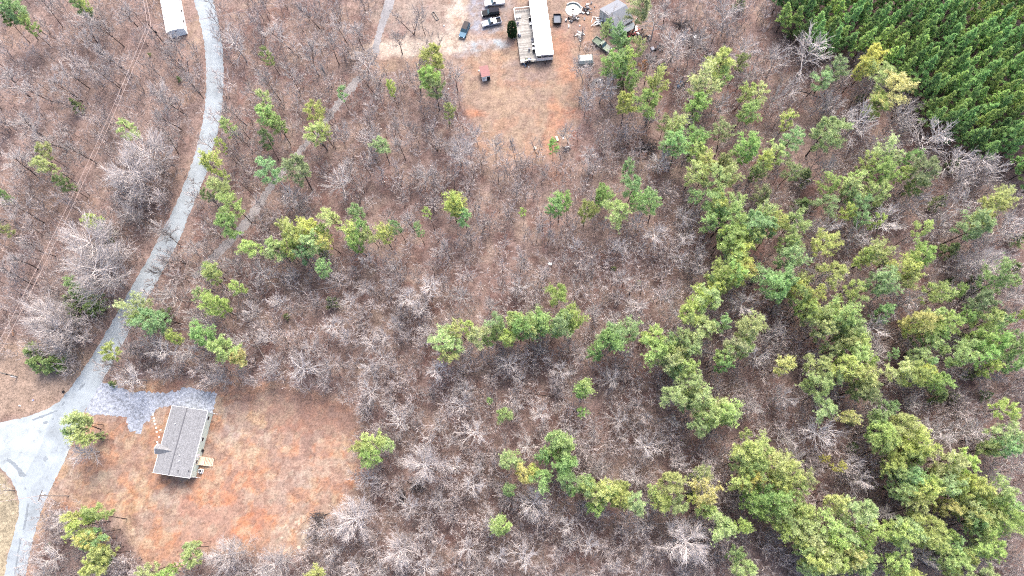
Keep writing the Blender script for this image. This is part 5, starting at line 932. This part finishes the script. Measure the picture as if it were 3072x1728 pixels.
log(825, 1128, 752, 1003, .17, .10, PALE, 'long pale fallen trunk slanting above the orange yard', 4, 1)
log(2082, 1573, 1880, 1567, .14, .07, PALE, 'long pale fallen trunk lying level above the broad bare tree', 4, 2)
log(2119, 1617, 2136, 1573, .12, .09, PALE, 'short pale fallen trunk right of the long level one', 1, 3)
log(1009, 860, 882, 877, .13, .07, PALE, 'crooked grey fallen trunk in the wood left of centre', 3, 4)
log(1307, 1184, 1245, 1180, .12, .07, DKW, 'dark fallen trunk in the wood right of the orange yard', 2, 5)
log(1574, 1140, 1530, 1182, .13, .08, PALE, 'pale fallen trunk among crossing branches at the centre', 2, 6)
log(1566, 1176, 1658, 1190, .10, .06, DKW, 'thin brown fallen trunk lying level right of the crossing one', 1, 7)
log(1904, 445, 1968, 438, .2, .15, PALE, 'thick grey log by a dark brush heap below the right yard', 1, 8)
log(2402, 272, 2500, 305, .14, .07, DKW, 'brown fallen trunk in the grey wood near the planted pines', 2, 9)
log(2135, 170, 2065, 70, .28, .16, DKW, 'long dark fallen trunk passing the white box at the yard edge', 6, 10)
log(30, 985, 25, 945, .16, .12, PALE, 'short whitish log under the wires, upper of two', 0, 11)
log(40, 1008, 35, 988, .18, .12, mat('peeled_wood', C(214, 168, 140), .9, .1, 2), 'short peeled orange log under the wires, lower of two', 0, 12)
log(0, 1028, 38, 1032, .10, .06, PALE, 'thin grey stick lying level by the left edge under the wires', 0, 13)
log(342, 577, 403, 588, .14, .05, PALE, 'white bare limb lying below the great pale tree', 1, 14)
log(1490, 605, 1500, 570, .1, .08, PALE, 'pale broken snag under the pine above the centre', 0, 15)
def heap(x, y, rad, n, m, label, name='brush_pile', seed=1, h=1.0):
    r = random.Random(seed); p = P(x, y); b = MB()
    for k in range(n):
        a_ = r.uniform(0, 3.14); c_ = Vector((r.gauss(0, rad*.4), r.gauss(0, rad*.4), r.uniform(.1, h))); d_ = Vector((math.cos(a_), math.sin(a_), r.uniform(-.15, .15))) * r.uniform(.4, 1) * rad * .7
        q0, q1 = c_ - d_, c_ + d_; q0.z = max(.05, q0.z); q1.z = max(.05, q1.z); b.tube([q0, q1], r.uniform(.03, .10), 4)
    o = b.build(name, m, None, (p.x, p.y, 0)); tag(o, label, 'brush pile', 'piles of dead brush')
DBR = mat('charred_brush', (.05, .042, .042, 1), .9, .3, 2); GBR = mat('grey_brush', (.12, .11, .11, 1), .9, .2, 2)
heap(957, 1560, 2.2, 60, DBR, 'black brush pile at the lower right corner of the orange yard', seed=1); heap(948, 1608, 2.0, 40, GBR, 'grey stick pile just below the black brush pile', seed=2)
heap(1252, 1458, 2.0, 45, DBR, 'curved dark brush pile in the bare wood right of the yard', seed=3); heap(1205, 1485, 1.4, 30, DBR, 'smaller dark brush pile with spilled sticks, left of the curved one', seed=4)
heap(1100, 1520, 1.2, 20, GBR, 'thin grey brush pile between the orange yard and the curved one', seed=5)
heap(1945, 445, 3.0, 60, DBR, 'wide dark brush heap in the wood below the cluttered yard', seed=6); heap(2085, 120, 4.0, 70, GBR, 'grey brush windrow around the white box', seed=7); heap(2130, 172, 2.2, 40, DBR, 'dark brush at the lower end of the windrow', seed=8)
heap(1700, 450, 1.2, 25, DBR, 'small dark brush pile right of the orange strip', seed=9); heap(2045, 80, 2.5, 40, DBR, 'dark brush at the upper end of the windrow', seed=10)
# tire and scrap heaps
def tyre(x, y, label, tilt=0, r_=.38, m=BLACK):
    p = P(x, y); o = MB().ring((0, 0, 0), r_*.5, r_, .24, 18).build('tyre', m, None, (p.x, p.y, .02)); tag(o, label, 'tyre', 'old tyres'); return o
tyre(1605, 445, 'whitewashed ring lying by the forked tree below the brown field', 0, .42, CONC); tyre(1741, 296, 'black tyre lying at the left of the scrap ring'); tyre(1742, 306, 'black tyre just below the other by the scrap ring')
def scrap(x, y, rad, n, cols, label, name='scrap_heap', seed=1, h=.9):
    r = random.Random(seed); p = P(x, y); o = empty(name, (p.x, p.y, 0), 0, label, 'scrap heap', 'scrap heaps in the cluttered yard')
    for k, (nm, cl) in enumerate(cols):
        nm1 = nm[:-2] if nm.endswith('boxes') else nm.rstrip('s')
        for _ in range(max(1, n // len(cols)) // (2 if nm.startswith('white') and name == 'scrap_heap' and seed != 4 else 1)):
            b = MB(); x_, y_ = r.gauss(0, rad*.45), r.gauss(0, rad*.45); u, v = r.uniform(.12, .5), r.uniform(.08, .34); a_ = r.uniform(0, 3.14); z1 = r.uniform(.1, h)
            if 'board' in nm: u, v = r.uniform(.6, 1.3), r.uniform(.06, .12)
            pts = [(x_ + u*math.cos(a_)*s1 - v*math.sin(a_)*s2, y_ + u*math.sin(a_)*s1 + v*math.cos(a_)*s2) for s1, s2 in ((-1,-1),(1,-.8),(1.1,1),(-.9,1))]; b.prism(pts, max(0, z1 - r.uniform(.08, .5)), z1)
            b.build(nm1, mat('scrap_' + nm, cl, .8, .25, 3, spec=.2), o)
DKC = (.015, .015, .018, 1); GRC = (.13, .13, .14, 1); WHC = (.5, .5, .48, 1); BRC = (.08, .06, .05, 1); BLC = (.06, .09, .14, 1)
scrap(1718, 60, 1.8, 26, [('black_sheet_metal', DKC), ('grey_boxes', GRC), ('white_boxes', WHC), ('brown_boards', BRC)], 'heap of dark and grey scrap just below the round pool', seed=1)
scrap(1757, 38, 1.6, 20, [('machine_scrap', GRC), ('white_bucket', WHC), ('dark_parts', DKC)], 'heap of grey machine parts right of the round pool', seed=2)
scrap(1905, 100, 2.8, 44, [('black_bags', DKC), ('brown_boards', BRC), ('white_panel', WHC), ('red_cloth', (.22, .07, .06, 1))], 'large black rubbish heap below right of the grey shed', seed=3)
scrap(1795, 70, 1.6, 14, [('white_boards', WHC), ('pale_boards', (.5, .52, .5, 1))], 'pile of white boards against the shed\'s left wall', seed=4, h=.6)
scrap(1985, 205, 2.2, 30, [('black_frame', DKC), ('grey_sheet', GRC)], 'dark wreck heap in the bare wood right of the pines', seed=5); scrap(2046, 252, 1.6, 24, [('black_scrap', DKC), ('blue_grey_parts', BLC)], 'blue-grey wreck heap farther down the wood edge', seed=6)
scrap(1975, 145, 1.8, 14, [('grey_cover', (.14, .14, .15, 1)), ('dark_cover', DKC)], 'low grey covered heap beside the white folded sheet', seed=7)
scrap(1950, 178, 1.8, 20, [('dark_litter', DKC), ('brown_litter', BRC)], 'dark litter heap between the pines and the dark wreck', seed=8)
scrap(1576, 194, 1.4, 14, [('blue_parts', BLC), ('white_parts', WHC), ('dark_parts', DKC)], 'junk pushed under the low end of the weathered deck', seed=9, h=.5)
scrap(1880, 60, 1.8, 20, [('pale_boards', (.4, .4, .38, 1)), ('dark_sheets', DKC), ('brown_boards', BRC)], 'pale boards and dark sheets heaped behind the grey shed', seed=11)
scrap(1768, 20, 1.4, 14, [('grey_boxes', GRC), ('white_bucket', WHC)], 'small grey heap between the pool and the grey shed', seed=12, h=.6)
scrap(1735, 110, 1.6, 14, [('pale_boards', (.4, .38, .35, 1)), ('brown_boards', BRC)], 'thin scatter of boards by the dead shrub left of the pale camper', seed=13, h=.3)
scrap(1935, 118, 2.2, 24, [('white_litter', WHC), ('dark_litter', DKC), ('brown_litter', BRC)], 'mixed rubbish scatter right of the derelict truck', seed=14, h=.5)
# ring of black scrap
p = P(1797, 258); o = empty('scrap_ring', (p.x, p.y, 0), 0, 'broken black ring of scrap under the bare trees below the pale camper', 'scrap heap')
MB().ring((0, 0, 0), 1.3, 2.3, .45, 18, .4, 3.4).build('black_sheet', mat('black_sheet', (.035, .035, .042, 1), .7, .3, 1.5), o); MB().cyl((.3, 1.7, .46), .2, .12, 8).build('white_tub', WHITE, o)
def panel(x, y, w_, l_, rz, m, name, label, cat, h=.12):
    p = P(x, y); o = MB().box(-w_/2, w_/2, -l_/2, l_/2, 0, h, .02).build(name, m, None, (p.x, p.y, .02), rz); tag(o, label, cat); return o
panel(2086, 116, 1.15, 2.0, .25, mat('bright_white', (.8, .79, .76, 1), .5), 'white_box', 'bright white box lying in the dead brush', 'box', .7)
panel(60, 1217, .55, .3, -.1, WHITE, 'white_slab', 'small white slab on the verge above the road junction', 'slab'); panel(99, 1201, .35, .35, .7, mat('blue_tarp', (.2, .24, .5, 1), .7), 'blue_scrap', 'small pale blue scrap on the leafy verge', 'scrap')
panel(1671, 417, .55, 1.5, .35, mat('pale_yellow', (.72, .74, .42, 1), .6), 'yellow_sheet', 'pale yellow sheet beside the lone dark pine below the field', 'sheet', .4)
panel(1702, 443, 1.0, .3, .2, WHITE, 'white_hood', 'small white panel on the dark scrap right of the lone pine', 'panel', .5); panel(1690, 415, .35, .6, .2, WHITE, 'white_scrap', 'small white scrap right of the yellow sheet', 'scrap')
panel(1957, 148, .9, 1.1, .4, mat('folded_sheet', C(220, 220, 226), .7), 'folded_sheet', 'white folded sheet under bare trees right of the pines', 'sheet', .5); panel(1908, 90, .7, 1.6, -.1, WHITE, 'white_board', 'white forked board standing in the black rubbish heap', 'board', .8)
panel(1837, 263, .7, .25, .5, WHITE, 'white_plank', 'short white plank under the pines below the truck', 'plank'); panel(898, 1642, .8, .8, .1, mat('pale_stone', C(232, 214, 190), .8), 'pale_stone', 'pale square stone at the orange yard\'s low edge', 'stone', .3)
panel(1652, 322, .01, .01, 0, WHITE, 'x', 'x', 'x') if False else None
panel(1383, 1693, 1.0, .9, .1, NAVY, 'dark_bin', 'dark blue bin lying in the leafless wood at the bottom edge', 'bin', .6)
o = panel(1650, 803, .9, .7, .1, WHITE, 'deer_stand', 'white topped hunting stand beside a green pine in the middle wood', 'hunting stand', .12); o.location.z = 3.0
g = o.location; b = MB()
for sx in (-.35, .35):
    for sy in (-.25, .25): MB().box(sx - .03, sx + .03, sy - .03, sy + .03, -3.0, -.001).build('leg', DARK, o)
# the sandbox / garden frame near the lane and oddments round it
p = P(1306, 49); o = empty('garden_frame', (p.x, p.y, 0), -1.05, 'long narrow wooden frame lying on the grass right of the gravel lane', 'frame')
for s_ in (-1, 1): MB().box(-1.5, 1.5, s_*.4 - .05, s_*.4 + .05, 0, .35).build('long_board', GW, o); MB().box(s_*1.5 - .05, s_*1.5 + .05, -.35, .35, 0, .35).build('end_board', GW, o)
for i, (x, y, lb) in enumerate([(1332, 78, 'white bucket beside a bare tree right of the gravel lane'), (1328, 258, 'white rock among the bare trees left of the red shed, left one'), (1346, 267, 'white rock among the bare trees left of the red shed, right one'), (1350, 219, 'white stone above the two rocks by the bare trees'), (1437, 213, 'white bag at the left side of the red roofed shed'), (1739, 30, 'small white can below the pool\'s right side'), (1765, 13, 'white bottle between the round pool and the grey shed'), (1706, 77, 'white pail on dirt, upper of the two right of the trailer'), (1706, 82, 'white pail on dirt, lower of the two right of the trailer'), (1739, 78, 'white ball on the red dirt below the pool'), (1748, 99, 'white tub near the dead shrub above the curly branches'), (1929, 131, 'white rock at the low end of the rubbish heap'), (2254, 332, 'small white tag under the right hand pine pair')]):
    p = P(x, y); r = random.Random(i); o = MB().cyl((0, 0, 0), .22, .32, 9, 'z', .16).build('white_litter', WHITE, None, (p.x, p.y, 0)); tag(o, lb, 'litter', 'white oddments in the yards')
# curly pile of pale branches above the camper
b = MB(); p = P(1765, 142); r = random.Random(4)
for k in range(16):
    a_ = r.uniform(0, 6.28); R_ = r.uniform(.6, 1.5); c_ = (r.gauss(0, .5), r.gauss(0, .5)); b.tube([(c_[0] + R_*math.cos(a_ + t*.45), c_[1] + R_*math.sin(a_ + t*.45), .1 + .03*k + .02*t) for t in range(7)], .06, 4)
o = b.build('branch_pile', mat('peeled_branches', C(226, 206, 196), .9, .1, 2), None, (p.x, p.y, 0)); tag(o, 'pile of curly pale peeled branches above the pale camper', 'branch pile')
# mailbox by the road
p = P(199, 1178); o = empty('mailbox', (p.x, p.y, 0), .8, 'black mailbox on a post at the road edge above the junction', 'mailbox')
MB().box(-.05, .05, -.05, .05, 0, 1.0).build('post', GW, o); MB().profile([(-.3, 1.0), (.3, 1.0), (.3, 1.2), (.2, 1.33), (-.2, 1.33), (-.3, 1.2)], -.28, .28).build('box', BLACK, o)

# ------------------------------------------------------------------ labels of the trees: look, rank, nearest landmark
LM = [(60,60,'in the top left corner'),(250,60,'between the top left corner and the power lines'),(190,280,'around the narrow dark cedar at upper left'),(120,420,'by the left edge above the great pale trees'),(340,330,'round the upper great pale tree'),(420,190,'between the power lines and the road bend'),
 (60,560,'at the left edge halfway down'),(230,620,'round the middle great pale tree'),(130,770,'round the lower great pale tree'),(100,900,'on the leafy verge above the junction'),(540,400,'overhanging the road below its bend'),(560,520,'where the gravel track nears the road'),
 (380,790,'around the bushy pine on the road edge'),(290,890,'just above the blue gravel driveway'),(440,560,'along the straight road stretch'),(600,60,'right of the road at the top'),(640,180,'right of the road bend'),(680,290,'left of the upper gravel track'),
 (790,310,'right of the upper gravel track'),(700,430,'on the lower gravel track'),(830,80,'left of the gravel lane at the top'),(900,200,'where lane and track meet'),(1010,70,'between gravel lane and tan driveway'),(1090,190,'just below the tan driveway'),
 (960,370,'in the wood below the tan driveway'),(1150,380,'left of the brown field'),(1280,390,'below the brown field'),(1400,370,'at the orange dirt strip'),(640,610,'at the upper left pine row\'s left end'),(800,590,'in the upper left pine row'),
 (920,560,'at the upper left pine row\'s right end'),(540,740,'above the fallen pale trunk'),(550,890,'left of the fallen pale trunk'),(720,900,'right of the fallen pale trunk'),(830,750,'in the brown wood left of centre'),(1000,720,'in the open wood at the centre left'),
 (1130,530,'above the open wood at the centre'),(1050,880,'left of the middle pine row'),(1160,850,'at the left end of the middle pine row'),(1330,820,'in the middle pine row'),(1530,850,'in the clumps right of the middle row'),(1680,860,'in the clump above the yellow-green curve'),
 (1280,650,'in the open wood at the centre'),(1450,640,'in the open wood right of centre'),(1620,700,'left of the big pine belt'),(1450,520,'in the short pine row above the centre'),(1590,500,'in the pines right of the short row'),(1500,400,'in the grey wood below the camper'),
 (1580,110,'round the derelict green truck'),(1560,190,'in the clump below the derelict truck'),(1620,260,'in the pair below the yard clump'),(1690,110,'beside the white box in the brush'),(1800,180,'in the wood left of the planted pines'),(1760,250,'around the rounded pine right of the yard'),
 (1880,240,'in the grey wood far right of the yard'),(1690,350,'at the top of the big pine belt'),(1780,440,'in the upper part of the big pine belt'),(1850,520,'in the upper middle of the big pine belt'),(1880,600,'in the middle of the big pine belt'),(1790,740,'where the big pine belt bends left'),
 (1900,400,'right of the upper big belt'),(2020,360,'in the grey wood below the planted pines'),(2170,190,'at the planted pines\' left edge'),(2230,230,'round the large golden pine'),(2250,330,'in the pale wood beside the planted pines'),(2200,420,'in the olive pines below the pale wood'),
 (2140,500,'in the clump below the olive pines'),(2400,420,'in the pale wood near the right edge'),(2450,560,'round the two right edge pines'),(2080,640,'in the open pine group right of the belt'),(2250,640,'in the pine group of the right middle'),(2420,620,'round the pale bare tree at right'),
 (2000,740,'along the golden topped belt'),(2120,820,'in the dense pines below the golden tops'),(2290,820,'round the golden pine at right'),(2440,780,'in the dark pines at right'),(2540,820,'at the right edge halfway down'),(1870,850,'in the lone group inside the right wood'),
 (1960,900,'round the small golden pine'),(2170,930,'in the pines below the dense group'),(2400,930,'in the green pines below the golden one'),(2070,1010,'round the yellow pine in the right wood'),(1720,930,'in the upper yellow-green curve'),(1790,1040,'in the lower yellow-green curve'),
 (1900,1130,'at the head of the lower belt'),(2080,1130,'in the open lower right wood'),(2250,1080,'in the upper lower-right belt'),(2300,1170,'in the middle lower-right belt'),(2520,1060,'round the two lower right edge pines'),(2440,1200,'in the outer lower-right belt'),
 (2480,1330,'in the lower right corner'),(2300,1300,'in the golden patch of the lower right belt'),(2340,1420,'at the bottom edge near the right corner'),(2130,1330,'in the lower mass of pines'),(2080,1420,'at the bottom of the lower mass'),(1900,1250,'in the curved belt\'s right end'),
 (1840,1400,'round the lone pine at the bottom'),(1760,1260,'round the golden pine of the lower row'),(1680,1250,'in the lower row right part'),(1560,1230,'in the lower row middle part'),(1450,1230,'where the lower row bends'),(1400,1130,'in the tall clump of the lower row'),
 (1290,1160,'at the left end of the lower row'),(1270,1330,'round the small pine below the row'),(1450,1000,'round the slim pines above the lower row'),(1270,1030,'in the bare wood at lower centre'),(1600,1050,'in the right lower centre'),(1060,1080,'right of the orange yard'),
 (930,1130,'round the lone pine at the yard\'s right'),(1100,1180,'in the wood round the curved brush pile'),(960,1320,'below right of the orange yard'),(1000,1390,'at the bottom edge left of centre'),(1230,1400,'at the bottom edge near the dark bin'),(1480,1380,'at the bottom edge right of centre'),
 (1700,1390,'round the broad bare tree at the bottom'),(740,1400,'at the bottom edge below the yard'),(470,1390,'at the bottom edge left of the yard\'s foot'),(230,1320,'in the leaning clump left of the yard'),(200,1090,'at the road junction'),(140,1400,'beside the road at the bottom')]
ORD = ['first','second','third','fourth','fifth','sixth','seventh','eighth','ninth','tenth','eleventh','twelfth','thirteenth','fourteenth','fifteenth','sixteenth','seventeenth','eighteenth','nineteenth','twentieth']
ORD += ['twenty-' + o_ for o_ in ORD[:9]] + ['thirtieth'] + ['thirty-' + o_ for o_ in ORD[:9]]
bk = {}
for t_ in TREES:
    o, x, y, d_, h_ = t_
    if o.name.startswith('planted_pine'): continue
    lm = min(LM, key=lambda L_: (L_[0]*OV - x)**2 + (L_[1]*OV - y)**2); bk.setdefault((o['category'], lm[2]), []).append(t_)
for (cat, ph), L_ in bk.items():
    L_.sort(key=lambda t_: t_[1])
    for i, (o, x, y, d_, h_) in enumerate(L_):
        if len(L_) == 1: o['label'] = f"{o['tone']} {cat}, the only one {ph}"
        else: o['label'] = f"{o['tone']} {cat}, {ORD[i]} from left {ph}"
# planted pines: by bands running down the stand
pls = [t_ for t_ in TREES if t_[0].name.startswith('planted_pine')]
bands = {}
for t_ in pls: bands.setdefault(int((t_[2] + 60) // 52), []).append(t_)
for bi, (k, L_) in enumerate(sorted(bands.items())):
    L_.sort(key=lambda t_: t_[1])
    for i, (o, x, y, d_, h_) in enumerate(L_): o['label'] = f"dense green planted pine, {ORD[min(i, 37)]} from left in the {ORD[bi]} band from the top"
for t_ in TREES:
    if 'tone' in t_[0]: del t_[0]['tone']
